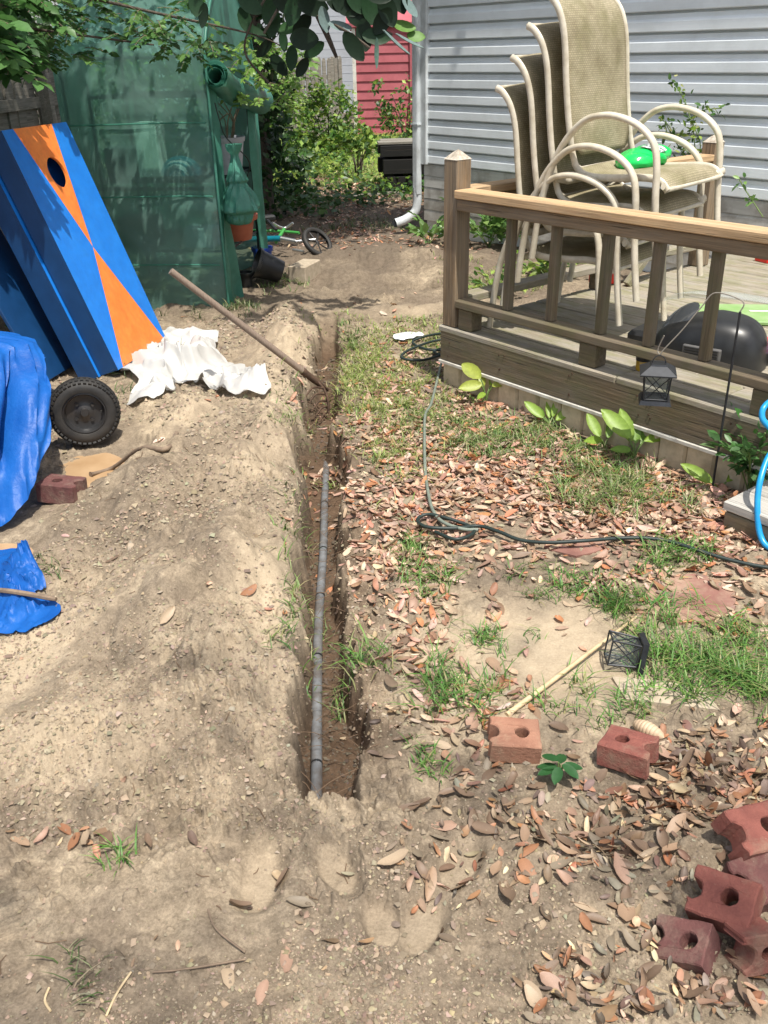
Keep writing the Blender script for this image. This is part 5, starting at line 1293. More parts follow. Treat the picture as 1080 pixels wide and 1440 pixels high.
    q = G(535, 275); o = build('loose_board', MB().box(q+[0, 0, .015], (.85, .16, .03), Matrix.Rotation(.5, 3, 'Z')), M['greywood'], None, base=q); tag(o, 'loose grey board lying on the ground in front of the dark timber stack', 'board')
    # small solar lamp on a post at the back
    q = np.array([-1.45, 15.6, 0]); sl_ = thing('garden_light', q, 'small garden light with black cap on a pale post among the back bushes', 'garden light')
    build('post', MB().box(q+[0, 0, .62], (.06, .06, 1.25)), M['greywood'], sl_); build('lamp_body', MB().lathe([(.045, 1.25), (.055, 1.38), (.05, 1.40)], q, None, 14), M['litterwhite'], sl_, True); build('lamp_cap', MB().lathe([(.075, 1.40), (.07, 1.43), (0, 1.45)], q, None, 14), M['blackplastic'], sl_, True)
far_things()

# ------------------------------------------------------------------ foliage helpers
def rand_rot(n, up=.5, seed=None):
    """n random frames whose normals lean up"""
    nrm = rng.normal(size=(n, 3)); nrm[:, 2] = np.abs(nrm[:, 2])+up; nrm /= np.linalg.norm(nrm, axis=1, keepdims=True)
    t = rng.normal(size=(n, 3)); t -= nrm*np.sum(t*nrm, 1, keepdims=True); t /= np.linalg.norm(t, axis=1, keepdims=True)
    b = np.cross(nrm, t); return t, b, nrm
TPL = {}
def leaf_tpl(kind):
    if kind in TPL: return TPL[kind]
    if kind == 'far':
        V = np.array([(0, 0, 0), (.5, .30, .06), (1, 0, -.02), (.5, -.30, .06)]); F = np.array([(0, 1, 2), (0, 2, 3)])
    elif kind == 'mid':
        V = np.array([(0, 0, 0), (.28, .22, .05), (.65, .20, .05), (1, 0, -.06), (.65, -.20, .05), (.28, -.22, .05), (.3, 0, 0), (.65, 0, 0)])
        F = np.array([(0, 1, 6), (1, 2, 7), (1, 7, 6), (2, 3, 7), (3, 4, 7), (4, 5, 6), (4, 6, 7), (5, 0, 6)])
    elif kind == 'litter':
        rows = [(.0, 0), (.05, .075), (.20, .165), (.42, .205), (.64, .195), (.83, .135), (.95, .06), (1.0, 0)]
        V = [(0, 0, 0)]; 
        for x, w in rows[1:-1]: V += [(x, -w, .045+.5*w*w), (x, 0, 0), (x, w, .045+.5*w*w)]
        V += [(1, 0, .0)]; V = np.array(V); V[:, 2] += .10*(V[:, 0]-.5)**2*2
        F = [(0, 2, 1), (0, 3, 2)]
        for k in range(5):
            a = 1+3*k; F += [(a, a+1, a+4), (a, a+4, a+3), (a+1, a+2, a+5), (a+1, a+5, a+4)]
        F += [(16, 17, 19), (17, 18, 19)]; F = np.array(F)
    TPL[kind] = (V, F); return TPL[kind]
def leaves(kind, P, t, b, n, L, col, wid=1.0, curl=None):
    V, F = leaf_tpl(kind); N = len(P); k = len(V); L = np.asarray(L).reshape(-1, 1, 1)*np.ones((N, 1, 1))
    Vz = V[None, :, 2]*(np.ones((N, 1)) if curl is None else curl[:, None])
    W_ = wid if np.isscalar(wid) else np.asarray(wid)[:, None, None]
    Vy = V[None, :, 1]*np.ones((N, 1)); Vx = V[None, :, 0]*np.ones((N, 1))
    if kind == 'litter':      # every dry leaf a little lopsided, bent and ragged
        sa = .78+.42*rng.random((N, 1)); sb = .78+.42*rng.random((N, 1)); Vy = np.where(Vy > 0, Vy*sa, Vy*sb)+(rng.normal(size=(N, 1))*.16)*(Vx-.5)**2+.009*rng.normal(size=(N, k))
        Vz = Vz+(rng.normal(size=(N, 1))*.22)*(Vx-.5)**2+.35*rng.normal(size=(N, 1))*Vy*(Vx-.5); tr_ = rng.random((N, 1)) < .12; Vx = np.where(tr_ & (Vx > .72), .72+(Vx-.72)*.25, Vx)
    X = P[:, None, :]+L*(Vx[..., None]*t[:, None, :]+W_*Vy[..., None]*b[:, None, :]+Vz[..., None]*n[:, None, :])
    Fi = (F[None]+np.arange(N)[:, None, None]*k).reshape(-1, 3)
    C = np.repeat(col, k, axis=0)
    if kind == 'litter': vs = np.ones(k)*.95; vs[[0]+list(range(2, k-1, 3))+[k-1]] = 1.15; C = np.clip(C*np.tile(vs, N)[:, None], 0, .95)
    return X.reshape(-1, 3), Fi, C
def pal(cols, n, jit=.15):
    cols = np.array(cols); c = cols[rng.integers(0, len(cols), n)]*(1+jit*rng.normal(size=(n, 1))); return np.clip(c*(1+.05*rng.normal(size=(n, 3))), .004, .95)
GREENS = [(.045, .10, .025), (.06, .14, .03), (.08, .17, .04), (.05, .11, .035)]
BRIGHT = [(.14, .25, .035), (.20, .31, .045), (.07, .16, .03), (.30, .40, .09), (.05, .11, .025)]
DARKG = [(.02, .05, .016), (.03, .07, .02), (.04, .09, .03)]
def cloud_pts(blobs, n, shell=.35):
    """points in a union of ellipsoids, clumped"""
    out = []; tot = sum(b[3]*b[4]*b[5] for b in blobs)
    for (x, y, z, rx, ry, rz) in blobs:
        m = max(6, int(n*rx*ry*rz/tot)); cl = max(3, m//26)
        c = rng.normal(size=(cl, 3)); c /= np.linalg.norm(c, axis=1, keepdims=True); c *= (shell+(1-shell)*rng.random((cl, 1)))**.6
        i = rng.integers(0, cl, m); p = c[i]+rng.normal(size=(m, 3))*.14; out.append(p*np.array([rx, ry, rz])+np.array([x, y, z]))
    return np.vstack(out)
def foliage(name, blobs, n, size, cols, parent, kind='far', up=.3, mat='green', stuff=True):
    P = cloud_pts(blobs, n); P = P[P[:, 2] > .02]; t, b, nn = rand_rot(len(P), up); V, F, C = leaves(kind, P, t, b, nn, size*(.6+.8*rng.random(len(P))), pal(cols, len(P)))
    o = npmesh(name, V, F, M[mat], parent, C); 
    if stuff: o['kind'] = 'stuff'
    return o
def tree(name, base, h, r, blobs, n, size, cols, label, limbs=(), cat='tree', kind='far', lean=(0, 0)):
    t = thing(name, (base[0], base[1], Hs(base[0], base[1])), label, cat); b = Vector((base[0], base[1], Hs(base[0], base[1])-.1))
    top = b+Vector((lean[0], lean[1], h)); mid = b.lerp(top, .5)+Vector((.06*h*.3, -.05*h*.3, 0))
    pts = curve_pts([b, b.lerp(mid, .5), mid, top], 6); L = len(pts); tr = MB().tube(pts, [r*(1.35-.9*(i/(L-1))**.6) if i else r*1.7 for i in range(L)], 14)
    build('trunk', tr, M['bark'], t, True)
    for (q, e, rr) in limbs:
        a = pts[int(q*(L-1))]; e = Vector(e); m = a.lerp(e, .5)+Vector((0, 0, .15)); lp = curve_pts([a, m, e], 6); build('branch', MB().tube(lp, [rr*(1-.8*i/(len(lp)-1)) for i in range(len(lp))], 8), M['bark'], t, True)
    foliage('crown', blobs, n, size, cols, t, kind); return t

# ------------------------------------------------------------------ trees
# ivy-covered trunk right behind the greenhouse
tx, ty_ = -1.28, 9.7
tree('ivy_clad_tree', (tx, ty_), 5.2, .20, [(tx+.7, ty_-1.6, 4.4, 1.4, 1.5, .5), (tx+1.4, ty_-1.4, 4.4, .9, 1.2, .4), (tx-.9, ty_-.4, 4.3, 1.3, 1.5, .6)], 15000, .14, GREENS,
     'dark ridged tree trunk wrapped in ivy, just behind the greenhouse', [(.7, (tx+2.0, ty_-1.0, 4.4), .08), (.7, (tx-1.2, ty_-.4, 4.4), .08), (.8, (tx+.3, ty_-1.2, 4.7), .07)])
iv = thing('ivy_vine', (tx, ty_, 0), 'dark green ivy climbing the trunk behind the greenhouse', 'vine')
P = []
for k in range(2600):
    z = 2.6*random.random()**.8; a = random.uniform(0, 2*math.pi); r = .24+.16*random.random()**2+.05*math.sin(z*7+a*2); P.append((tx+.05+r*math.cos(a), ty_+r*math.sin(a), z))
P = np.array(P); t_, b_, n_ = rand_rot(len(P), .2); V, F, C = leaves('far', P, t_, b_, n_, .06+.05*rng.random(len(P)), pal(DARKG+[(.06, .13, .04)], len(P))); o = npmesh('foliage', V, F, M['green'], iv, C); o['kind'] = 'stuff'
for k in range(7):
    a = k*.9; build('stem', MB().tube(curve_pts([(tx+.21*math.cos(a), ty_+.21*math.sin(a), 0), (tx+.23*math.cos(a+.3), ty_+.23*math.sin(a+.3), .9), (tx+.2*math.cos(a-.1), ty_+.2*math.sin(a-.1), 2.4)], 6), .014, 6), M['bark'], iv, True)
# leafy tree at the left whose twigs hang in front of the greenhouse
def left_tree():
    t = thing('overhanging_tree', (-3.5, 5.6, 0), 'tree at the upper left whose leafy twigs hang in front of the fence and greenhouse', 'tree')
    build('trunk', MB().tube(curve_pts([(-3.5, 5.6, -.1), (-3.45, 5.55, 1.4), (-3.2, 5.4, 3.2)], 8), [.17-.004*i for i in range(17)], 12), M['bark'], t, True)
    build('branch', MB().tube(curve_pts([(-3.4, 5.5, 1.7), (-2.6, 5.2, 1.75), (-1.9, 5.4, 1.66), (-1.2, 5.6, 1.56)], 8), [.016-.0005*i for i in range(25)], 8), M['bark'], t, True)
    build('branch', MB().tube(curve_pts([(-3.35, 5.5, 2.2), (-2.2, 5.2, 1.95), (-1.2, 5.55, 1.72), (-.66, 5.7, 1.60), (-.45, 5.8, 1.50)], 8), [.013-.00035*i for i in range(33)], 8), M['bark'], t, True)
    build('branch', MB().tube(curve_pts([(-3.4, 5.5, 1.4), (-2.7, 4.6, 1.45), (-2.15, 4.35, 1.30)], 8), [.014-.0006*i for i in range(17)], 8), M['bark'], t, True)
    # compound leaves: a rachis with paired leaflets
    Vs = []; Fs = []; Cs = []; off = 0; rac = MB()
    def comp(o, d, L, col):
        nonlocal off
        o = np.array(o, float); d = np.array(d, float); d /= np.linalg.norm(d); s = np.cross(d, UPV); s /= np.linalg.norm(s); n = np.cross(s, d)
        m = random.randint(4, 6); P = []; T = []
        pts = [o+d*L*q+np.array([0, 0, -.25*L*q*q]) for q in np.linspace(0, 1, 5)]; rac.tube(pts, .0016, 4, False)
        for k in range(m):
            q = .25+.75*k/(m-1 if m > 1 else 1); c = o+d*L*q+np.array([0, 0, -.25*L*q*q])
            for sg in (-1, 1): P.append(c); T.append(s*sg+d*.55+np.array([0, 0, -.12-.25*random.random()]))
        P.append(pts[-1]); T.append(d+np.array([0, 0, -.3])); P = np.array(P); T = np.array(T); T /= np.linalg.norm(T, axis=1, keepdims=True)
        nn = n[None]+.35*rng.normal(size=T.shape); B = np.cross(nn, T); B /= np.linalg.norm(B, axis=1, keepdims=True); N_ = np.cross(T, B)
        V, F, C = leaves('mid', P, T, B, N_, L*.42*(.8+.4*rng.random(len(P))), np.clip(np.array(col)[None]*(1+.15*rng.normal(size=(len(P), 1))), .01, 1)*np.ones((len(P), 3)), 1.15)
        Vs.append(V); Fs.append(F+off); Cs.append(C); off += len(V)
    def region(n, xr, yr, zr, Ls, cols, w=None):
        for _ in range(n):
            x = random.uniform(*xr); y = random.uniform(*yr); z = random.uniform(*zr)
            if w and not w(x, y, z): continue
            a = random.uniform(-2.6, .6); comp((x, y, z), (math.cos(a), math.sin(a)*.7-.2, random.uniform(-.5, .15)), random.uniform(*Ls), random.choice(cols))
    region(640, (-2.9, -1.70), (4.4, 5.3), (1.28, 2.0), (.14, .25), [(.05, .13, .035), (.08, .19, .05), (.10, .22, .06), (.06, .14, .05)], lambda x, y, z: z > 1.28+.22*(x+2.9)+.05*math.sin(x*9))
    region(160, (-2.9, -2.05), (4.3, 4.8), (1.00, 1.4), (.12, .20), [(.07, .15, .04), (.16, .22, .05), (.05, .12, .035), (.26, .20, .07)])
    region(120, (-1.9, -.85), (5.4, 5.8), (1.50, 1.82), (.08, .14), [(.05, .13, .035), (.07, .16, .04), (.10, .20, .05)], lambda x, y, z: z > 1.54+.06*math.sin(x*8))
    region(80, (-1.0, -.42), (6.0, 6.8), (1.22, 1.66), (.08, .13), [(.20, .34, .07), (.14, .26, .05)])
    tag(build('rachis', rac, M['twig'], t), kind='stuff')
    o = npmesh('leaves', np.vstack(Vs), np.vstack(Fs), M['green'], t, np.vstack(Cs)); o['kind'] = 'stuff'
    build('branch', MB().tube(curve_pts([(-3.25, 5.45, 2.9), (-2.2, 5.0, 3.2), (-.8, 4.5, 3.4)], 8), [.06-.003*i for i in range(17)], 8), M['bark'], t, True)
    foliage('crown', [(-2.9, 5.0, 3.6, 1.3, 1.4, .9), (-1.9, 5.9, 3.3, 1.2, 1.0, .6), (-3.6, 7.4, 2.6, 1.0, 1.3, 1.3), (-2.62, 5.1, 1.5, .30, .9, .5), (-2.7, 4.4, .7, .25, .5, .5)], 9500, .10, GREENS+DARKG, t)
left_tree()
# magnolia whose low branch hangs into the top of the picture
def magnolia():
    bx, by = -3.1, 8.3
    t = thing('magnolia_tree', (bx, by, 0), 'magnolia whose low branch of large glossy dark leaves hangs into the top centre', 'tree')
    build('trunk', MB().tube(curve_pts([(bx, by, -.1), (bx+.1, by-.1, 1.6), (bx+.3, by-.4, 3.6), (bx+.4, by-.5, 5)], 8), [.20-.005*i for i in range(25)], 12), M['bark'], t, True)
    build('branch', MB().tube(curve_pts([(bx+.25, by-.3, 3.0), (-1.8, 7.2, 3.0), (-.8, 6.2, 2.5), (-.42, 5.7, 1.95), (-.28, 5.5, 1.66), (-.20, 5.45, 1.48)], 8), [.06-.0013*i for i in range(41)], 8), M['bark'], t, True)
    for e in ([(-.40, 5.68, 1.9), (-.50, 5.5, 1.72), (-.58, 5.45, 1.60)], [(-.40, 5.68, 1.9), (-.16, 5.45, 1.74), (.02, 5.4, 1.62), (.10, 5.38, 1.58)], [(-.3, 5.5, 1.68), (-.14, 5.35, 1.60), (-.02, 5.3, 1.52)]): build('twig', MB().tube(curve_pts(e, 6), .007, 6), M['bark'], t, True)
    V0, F0 = leaf_tpl('litter'); g = []
    def mleaf(px, py, Y, ang, L, wid, tilt, col):
        p = ATY(px, py, Y); d = np.array([math.cos(ang), .15*math.sin(ang*3), -math.sin(ang)]); d /= np.linalg.norm(d)
        n = np.array([math.sin(tilt)*.6, -math.cos(tilt), math.sin(tilt)]); n -= d*np.dot(n, d); n /= np.linalg.norm(n); b = np.cross(n, d)
        p = p-d*L/2; V = p+L*(V0[:, 0:1]*d+wid*1.15*V0[:, 1:2]*b+V0[:, 2:3]*n*.8)
        o = npmesh('leaf', V, F0, M['glossleaf'], t, np.tile(np.array(col), (len(V), 1)), smooth=True)
    D = (.008, .020, .009); D2 = (.016, .045, .018); SIL = (.15, .21, .20); YG = (.10, .20, .04)
    spec = [(428, 55, 5.4, .05, .155, 1.5, .1, D), (455, 28, 5.4, 1.4, .13, 1.2, .9, SIL), (497, 66, 5.3, .95, .17, 1.1, .2, D), (512, 50, 5.35, 1.5, .16, 1.2, .3, D), (528, 75, 5.3, 1.6, .15, .5, 1.2, (.10, .17, .14)), (530, 52, 5.35, .1, .16, 1.1, .3, D2),
            (556, 62, 5.3, .7, .19, .7, 1.3, SIL), (575, 60, 5.35, .45, .17, .5, 1.2, SIL), (545, 15, 5.35, 1.2, .17, 1.2, .1, D), (520, 12, 5.4, 1.5, .16, 1.2, .4, D2), (487, 10, 5.4, .4, .16, 1.2, .2, D), (505, 26, 5.4, .3, .15, 1.2, .1, D), (478, 38, 5.4, .2, .13, 1.1, .8, SIL),
            (440, 8, 5.5, .2, .17, 1.3, .1, D), (412, 15, 5.5, 1.9, .16, 1.2, .3, D2), (425, 35, 5.6, 2.4, .14, 1.2, .3, D), (400, 5, 5.5, .7, .16, 1.2, .1, D), (380, 15, 5.6, 2.0, .15, 1.2, .4, D2), (568, 38, 5.4, .2, .13, 1.2, .7, YG), (585, 52, 5.4, .1, .10, 1.4, .6, YG), (538, 30, 5.35, 2.2, .15, 1.2, .3, D), (500, 0, 5.4, 1.0, .16, 1.2, .2, D2), (470, -5, 5.4, 1.3, .16, 1.3, .2, D),
            (352, 8, 5.6, .5, .15, 1.2, .3, D2), (560, -2, 5.4, 1.2, .16, 1.2, .3, D), (575, 10, 5.4, .9, .13, 1.2, .8, SIL), (275, 5, 5.3, 1.6, .13, 1.2, .5, D2), (286, 22, 5.3, 1.8, .12, .9, .5, D), (455, -12, 5.3, .1, .17, 1.2, .2, D), (530, -8, 5.3, .3, .16, 1.2, .2, D)]
    for s in spec: mleaf(*s)
    for (px, py, an) in ((345, 30, 1.2), (362, 48, .6), (385, 36, 2.0), (398, 58, 1.5), (372, 68, 2.4), (410, 82, 1.7), (392, 92, .9), (425, 95, 2.2), (378, 8, .3), (340, -4, 1.0), (442, 70, 2.6), (405, 40, 2.9)): mleaf(px, py, 5.6+.2*random.random(), an, .11+.04*random.random(), .9+.3*random.random(), .1+.5*random.random(), random.choice([D, D2, (.035, .09, .03)]))
    build('twig', MB().tube(curve_pts([(-.42, 5.7, 1.95), (-.62, 5.65, 1.72), (-.72, 5.7, 1.52), (-.60, 5.7, 1.36)], 6), .006, 6), M['bark'], t, True)
    foliage('crown', [(-1.7, 7.6, 4.0, 1.6, 1.5, .8), (-3.2, 8.5, 4.4, 1.8, 1.8, 1.2), (.05, 4.95, 2.85, .65, .5, .3)], 5200, .17, DARKG+[(.05, .10, .03)], t, mat='glossleaf')
magnolia()
tree('shade_tree', (3.2, -3.6), 8.2, .24, [(1.9, -1.45, 8.0, 1.5, 1.0, .4), (.4, -1.6, 8.1, 1.4, .85, .4), (3.4, -2.1, 8.3, 1.4, 1.2, .6), (3.2, -3.8, 8.8, 1.8, 1.8, .9)], 2800, .07, GREENS,  # out-of-view tree, added for the dappled shade it throws on the near ground
     'unseen evergreen tree added to the right behind the viewpoint, its crown overhead dappling the near ground', [(.8, (1.8, -1.5, 8.0), .08), (.75, (.3, -1.7, 8.0), .07), (.85, (3.4, -2.1, 8.2), .07)])
# low and high bushes at the back
def shrub(name, x, y, blobs, n, size, cols, label, stems=5, cat='shrub', h=1.0):
    t = thing(name, (x, y, Hs(x, y)), label, cat)
    for k in range(stems):
        a = k*2.4; e = (x+.3*h*math.cos(a), y+.3*h*math.sin(a), h*(.6+.3*random.random())); build('stem', MB().tube(curve_pts([(x+.03*math.cos(a), y+.03*math.sin(a), -.05), (x+.12*h*math.cos(a), y+.12*h*math.sin(a), h*.4), e], 4), [.014]*5+[.008]*4, 5), M['bark'], t, True)
    foliage('foliage', blobs, n, size, cols, t); return t
shrub('tall_bush', -2.6, 12.6, [(-2.6, 12.6, 1.1, .9, .8, 1.0), (-2.9, 12.2, .5, .8, .6, .5)], 4200, .10, BRIGHT+GREENS, 'tall bright bush left of the trunk gap in front of the far left fence', h=1.8)
shrub('tall_bush', -1.75, 14.3, [(-1.75, 14.3, .9, .75, .6, .75), (-1.45, 14.0, .35, .6, .5, .35)], 4200, .085, BRIGHT, 'yellow-green sunlit bush in front of the picket fence left of the red shed', h=1.5)
shrub('small_bush', -.75, 15.6, [(-.75, 15.6, .55, .5, .5, .55), (-.35, 15.3, .25, .4, .4, .3)], 2200, .08, BRIGHT, 'small lime green bush at the foot of the fence beside the red shed corner', h=1.0)
shrub('dark_bush', -1.55, 11.5, [(-1.6, 11.5, .55, .55, .5, .6), (-1.15, 11.3, .25, .5, .4, .3)], 2600, .085, GREENS+DARKG, 'darker green bush low in front of the sunlit bushes by the ivy trunk', h=.9)
shrub('sapling', .55, 17.6, [(.55, 17.6, .55, .5, .4, .5), (.2, 17.4, .95, .3, .2, .12), (.95, 17.5, .3, .4, .3, .3)], 900, .085, GREENS+BRIGHT, 'thin straggly sapling growing in front of the red shed wall', h=1.1)
shrub('small_sapling', -.25, 13.0, [(-.25, 13.0, .48, .3, .3, .2)], 320, .08, BRIGHT, 'small thin-stemmed sapling in the sunlit weeds before the shed', h=.55, stems=4)
tree('far_tree', (1.4, 25.5), 3.4, .16, [(1.2, 25.3, 3.2, 2.0, 1.4, 1.3), (2.6, 25.5, 2.6, 1.4, 1.2, 1.0)], 5200, .16, GREENS+BRIGHT, 'leafy tree rising behind the red shed roof')
tree('far_tree', (-5.2, 21.5), 3.6, .2, [(-4.6, 21.3, 3.4, 2.2, 1.4, 1.1), (-5.8, 21, 1.9, 1.2, 1.2, 1.2)], 5200, .17, GREENS, 'big dark green tree far back at the left beyond the picket fence')
tree('far_tree', (-7.5, 14.0), 4.0, .2, [(-6.4, 13.6, 2.2, 1.7, 1.6, 2.0), (-4.9, 12.0, 1.6, 1.2, 1.2, 1.5), (-4.2, 10.5, 1.3, .9, .9, 1.3)], 9000, .12, DARKG+GREENS, 'dark leafy tree mass behind the greenhouse and fence on the left')

# plants near the house wall and beyond the deck
def weed(px, py, r, h, n, size, cols, label, z=None, base=None, kind='mid', stems=7, cat='plant'):
    p = GT(px, py) if base is None else np.array(base, float); t = thing('leafy_plant', p, label, cat); P = []; st = MB()
    for k in range(stems):
        a = 2*math.pi*(k+random.random()*.6)/stems; q = (.3+.7*random.random()); e = p+np.array([r*q*math.cos(a), r*q*math.sin(a), h*(.55+.45*random.random())]); m = p*.5+e*.5+np.array([0, 0, .15*h]); pts = curve_pts([p, m, e], 5); st.tube(pts, .0028, 5)
        for i in range(max(2, n//stems)): P.append(np.array(pts[random.randint(3, 10)])+rng.normal(size=3)*.012)
    build('stems', st, M['gstem'], t); P = np.array(P); P[:, 2] = np.maximum(P[:, 2], p[2]+.005); T = (P-p)*np.array([1, 1, .3])+rng.normal(size=P.shape)*.05; T /= np.linalg.norm(T, axis=1, keepdims=True)
    N_ = np.array([0, 0, 1.])+.45*rng.normal(size=P.shape); B = np.cross(N_, T); B /= np.linalg.norm(B, axis=1, keepdims=True); N_ = np.cross(T, B)
    V, F, C = leaves(kind, P, T, B, N_, size*(.6+.7*rng.random(len(P))), pal(cols, len(P))); o = npmesh('leaves', V, F, M['green'], t, C); o['kind'] = 'stuff'; return t
M['gstem'] = surf('green_stem', (.10, .16, .04), (.16, .24, .07), 20, (1, 1, 1), .6, .0)
LG = [(.22, .36, .10), (.16, .30, .08), (.12, .24, .07)]
weed(604, 345, .28, .22, 110, .085, LG, 'pale green leafy plant under the downspout spout, left of the corner post')
weed(688, 348, .38, .34, 260, .095, LG, 'pale green leafy plants between the corner post and the house wall', stems=12)
weed(750, 348, .40, .30, 260, .085, GREENS+LG, 'low green weeds seen between the balusters beside the house wall', stems=12)
weed(770, 392, .34, .18, 240, .065, BRIGHT, 'bright low weeds beyond the side rail, seen under the stacked chairs', stems=12)
weed(700, 415, .28, .13, 180, .055, BRIGHT, 'small sunlit weeds at the foot of the side rail', stems=10)
weed(1054, 697, .15, .30, 320, .050, [(.09, .20, .06), (.13, .26, .09), (.06, .15, .04)], 'bushy narrow-leaved plant between the deck corner and the wooden step', stems=16)
weed(40, 505, .22, .20, 120, .035, GREENS, 'scrubby weed with small leaves in front of the leftmost blue board', stems=10)
# climbing plant by the far post
b0 = DK(.05, 2.42, .25); t = thing('climbing_rose', b0, 'spindly climbing plant with few leaves against the siding behind the top chair', 'plant')
paths = [[(1000, 262), (960, 215), (935, 170), (960, 205)], [(975, 245), (985, 205), (972, 170), (962, 140), (945, 112)], [(978, 215), (975, 165), (990, 155), (1015, 152)], [(980, 235), (960, 205), (940, 190), (935, 170)], [(985, 235), (1000, 225), (1000, 215)]]
P = []
tt = []
for pp in paths:
    w3 = [PL(a, b, 2.45) for a, b in pp]; c3 = curve_pts(w3, 6); build('stem', MB().tube(c3, .0035, 5), M['gstem'], t)
    for q in c3[4:]:
        for _ in range(3): P.append(np.array(q)+rng.normal(size=3)*.022)
for _ in range(28): P.append(PL(970+random.gauss(0, 13), 192+random.gauss(0, 9), 2.40+random.random()*.1))
P = np.array(P); a_, b_, n_ = rand_rot(len(P), .2); V, F, C = leaves('mid', P, a_, b_, n_, .024+.028*rng.random(len(P)), pal(BRIGHT+GREENS+[(.5, .5, .2)], len(P))); o = npmesh('leaves', V, F, M['green'], t, C); o['kind'] = 'stuff'
p3 = [PL(1045, 320, 2.66), PL(1035, 285, 2.66), PL(1025, 262, 2.66), PL(1060, 250, 2.66)]
t = thing('wall_weed', p3[0], 'single thin weed stem leaning on the siding at the right edge', 'plant'); build('stem', MB().tube(curve_pts([PL(1073, 305, 2.62), PL(1060, 285, 2.66), PL(1045, 262, 2.66), PL(1040, 252, 2.66)], 6), .004, 5), M['gstem'], t)
P = np.array([PL(1058+random.gauss(0, 4), 282+random.gauss(0, 4), 2.64) for _ in range(8)]+[PL(1042+random.gauss(0, 3), 256+random.gauss(0, 6), 2.64) for _ in range(8)]); a_, b_, n_ = rand_rot(len(P), .2); V, F, C = leaves('mid', P, a_, b_, n_, .05, pal(LG, len(P))); npmesh('leaves', V, F, M['green'], t, C)['kind'] = 'stuff'
# young broad-leaved plants along the skirt
def young(px, py, spec, label):
    p = GT(px, py); t = thing('young_plant', p, label, 'young plant', 'young plants along the deck skirt'); V0, F0 = leaf_tpl('litter')
    for (ang, el, st, L, w, c) in spec:
        d = np.array([math.cos(ang), math.sin(ang), 0]); e = p+d*.03+np.array([0, 0, st]); build('stem', MB().tube(curve_pts([p, p+d*.01+np.array([0, 0, st*.6]), e], 4), .0036, 5), M['gstem'], t)
        w *= .80; T = d*math.cos(el)+UPV*math.sin(el); n = UPV*.55+np.array([-.15, -.8, 0])-d*.2; n -= T*np.dot(n, T); n /= np.linalg.norm(n); b = np.cross(n, T); s_ = V0.copy(); s_[:, 2] = s_[:, 2]*1.2-.30*s_[:, 0]**2
        V = e+L*(s_[:, 0:1]*T+w*s_[:, 1:2]*b+s_[:, 2:3]*n); npmesh('leaf', V, F0, M['green'], t, np.tile(np.array(c), (len(V), 1))*np.where(np.isin(np.arange(len(V)), [0]+list(range(2, len(V)-1, 3))), 1.0, .80)[:, None], smooth=True)
yg = (.40, .47, .07); yg2 = (.30, .46, .07); yg3 = (.22, .38, .07)
young(683, 568, [(2.6, .6, .12, .12, 1.7, yg), (3.6, .1, .10, .11, 1.5, yg), (-.3, .5, .09, .10, 1.2, yg), (.8, .9, .08, .09, 1.2, yg2), (2.0, 1.1, .07, .10, 1.3, yg), (4.3, .2, .06, .08, 1.1, yg2)], 'young plant with yellow-green leaves nearest the deck corner post')
young(772, 601, [(2.7, .7, .04, .11, 1.2, yg2), (.1, .7, .03, .12, 1.1, yg2), (1.4, 1.0, .03, .11, 1.1, yg2), (2.2, .4, .04, .10, 1.1, yg3), (.9, 1.2, .04, .09, 1.0, yg2)], 'young green plant midway along the skirt with two spreading leaves')
young(850, 632, [(2.4, 1.0, .05, .11, 1.3, yg2), (3.8, .3, .05, .09, 1.2, yg2), (1.0, 1.1, .04, .10, 1.1, yg3)], 'young plant with upright leaves, left of the pair beneath the hanging lantern')
young(892, 647, [(2.7, .8, .09, .16, 1.3, yg2), (.0, .35, .08, .15, .9, yg2), (1.4, 1.2, .06, .13, 1.0, yg3), (.7, .9, .06, .12, 1.0, yg3), (2.2, 1.15, .07, .14, 1.2, yg2), (3.6, .3, .05, .09, 1.1, yg3)], 'largest young plant, broad bright leaves beneath the hanging lantern')
young(1010, 690, [(2.9, .6, .03, .13, 1.1, yg2), (.3, .7, .03, .12, .9, yg2)], 'two-leaved young plant at the foot of the shepherd hook pole')
def seedling():
    p = GT(786, 1098); t = thing('seedling', p, 'small dark green lobed seedling between the two holed bricks', 'seedling'); V0, F0 = leaf_tpl('litter')
    for k, ang in enumerate((.3, 1.3, 2.3, 3.3, 4.3, 5.4, 2.8, .0)):
        d = np.array([math.cos(ang), math.sin(ang), 0]); e = p+np.array([0, 0, .035+.008*(k % 3)])+d*.006; build('stem', MB().tube([p, e], .0015, 5), M['gstem'], t)
        T = d*.97+UPV*.05; s_ = V0.copy(); s_[:, 2] -= .3*s_[:, 0]**2; b = np.cross(UPV, T); V = e+.048*(s_[:, 0:1]*T+1.3*s_[:, 1:2]*b+s_[:, 2:3]*UPV); npmesh('leaf', V, F0, M['green'], t, np.tile(np.array((.035, .12, .035)), (len(V), 1)), smooth=True)
seedling()

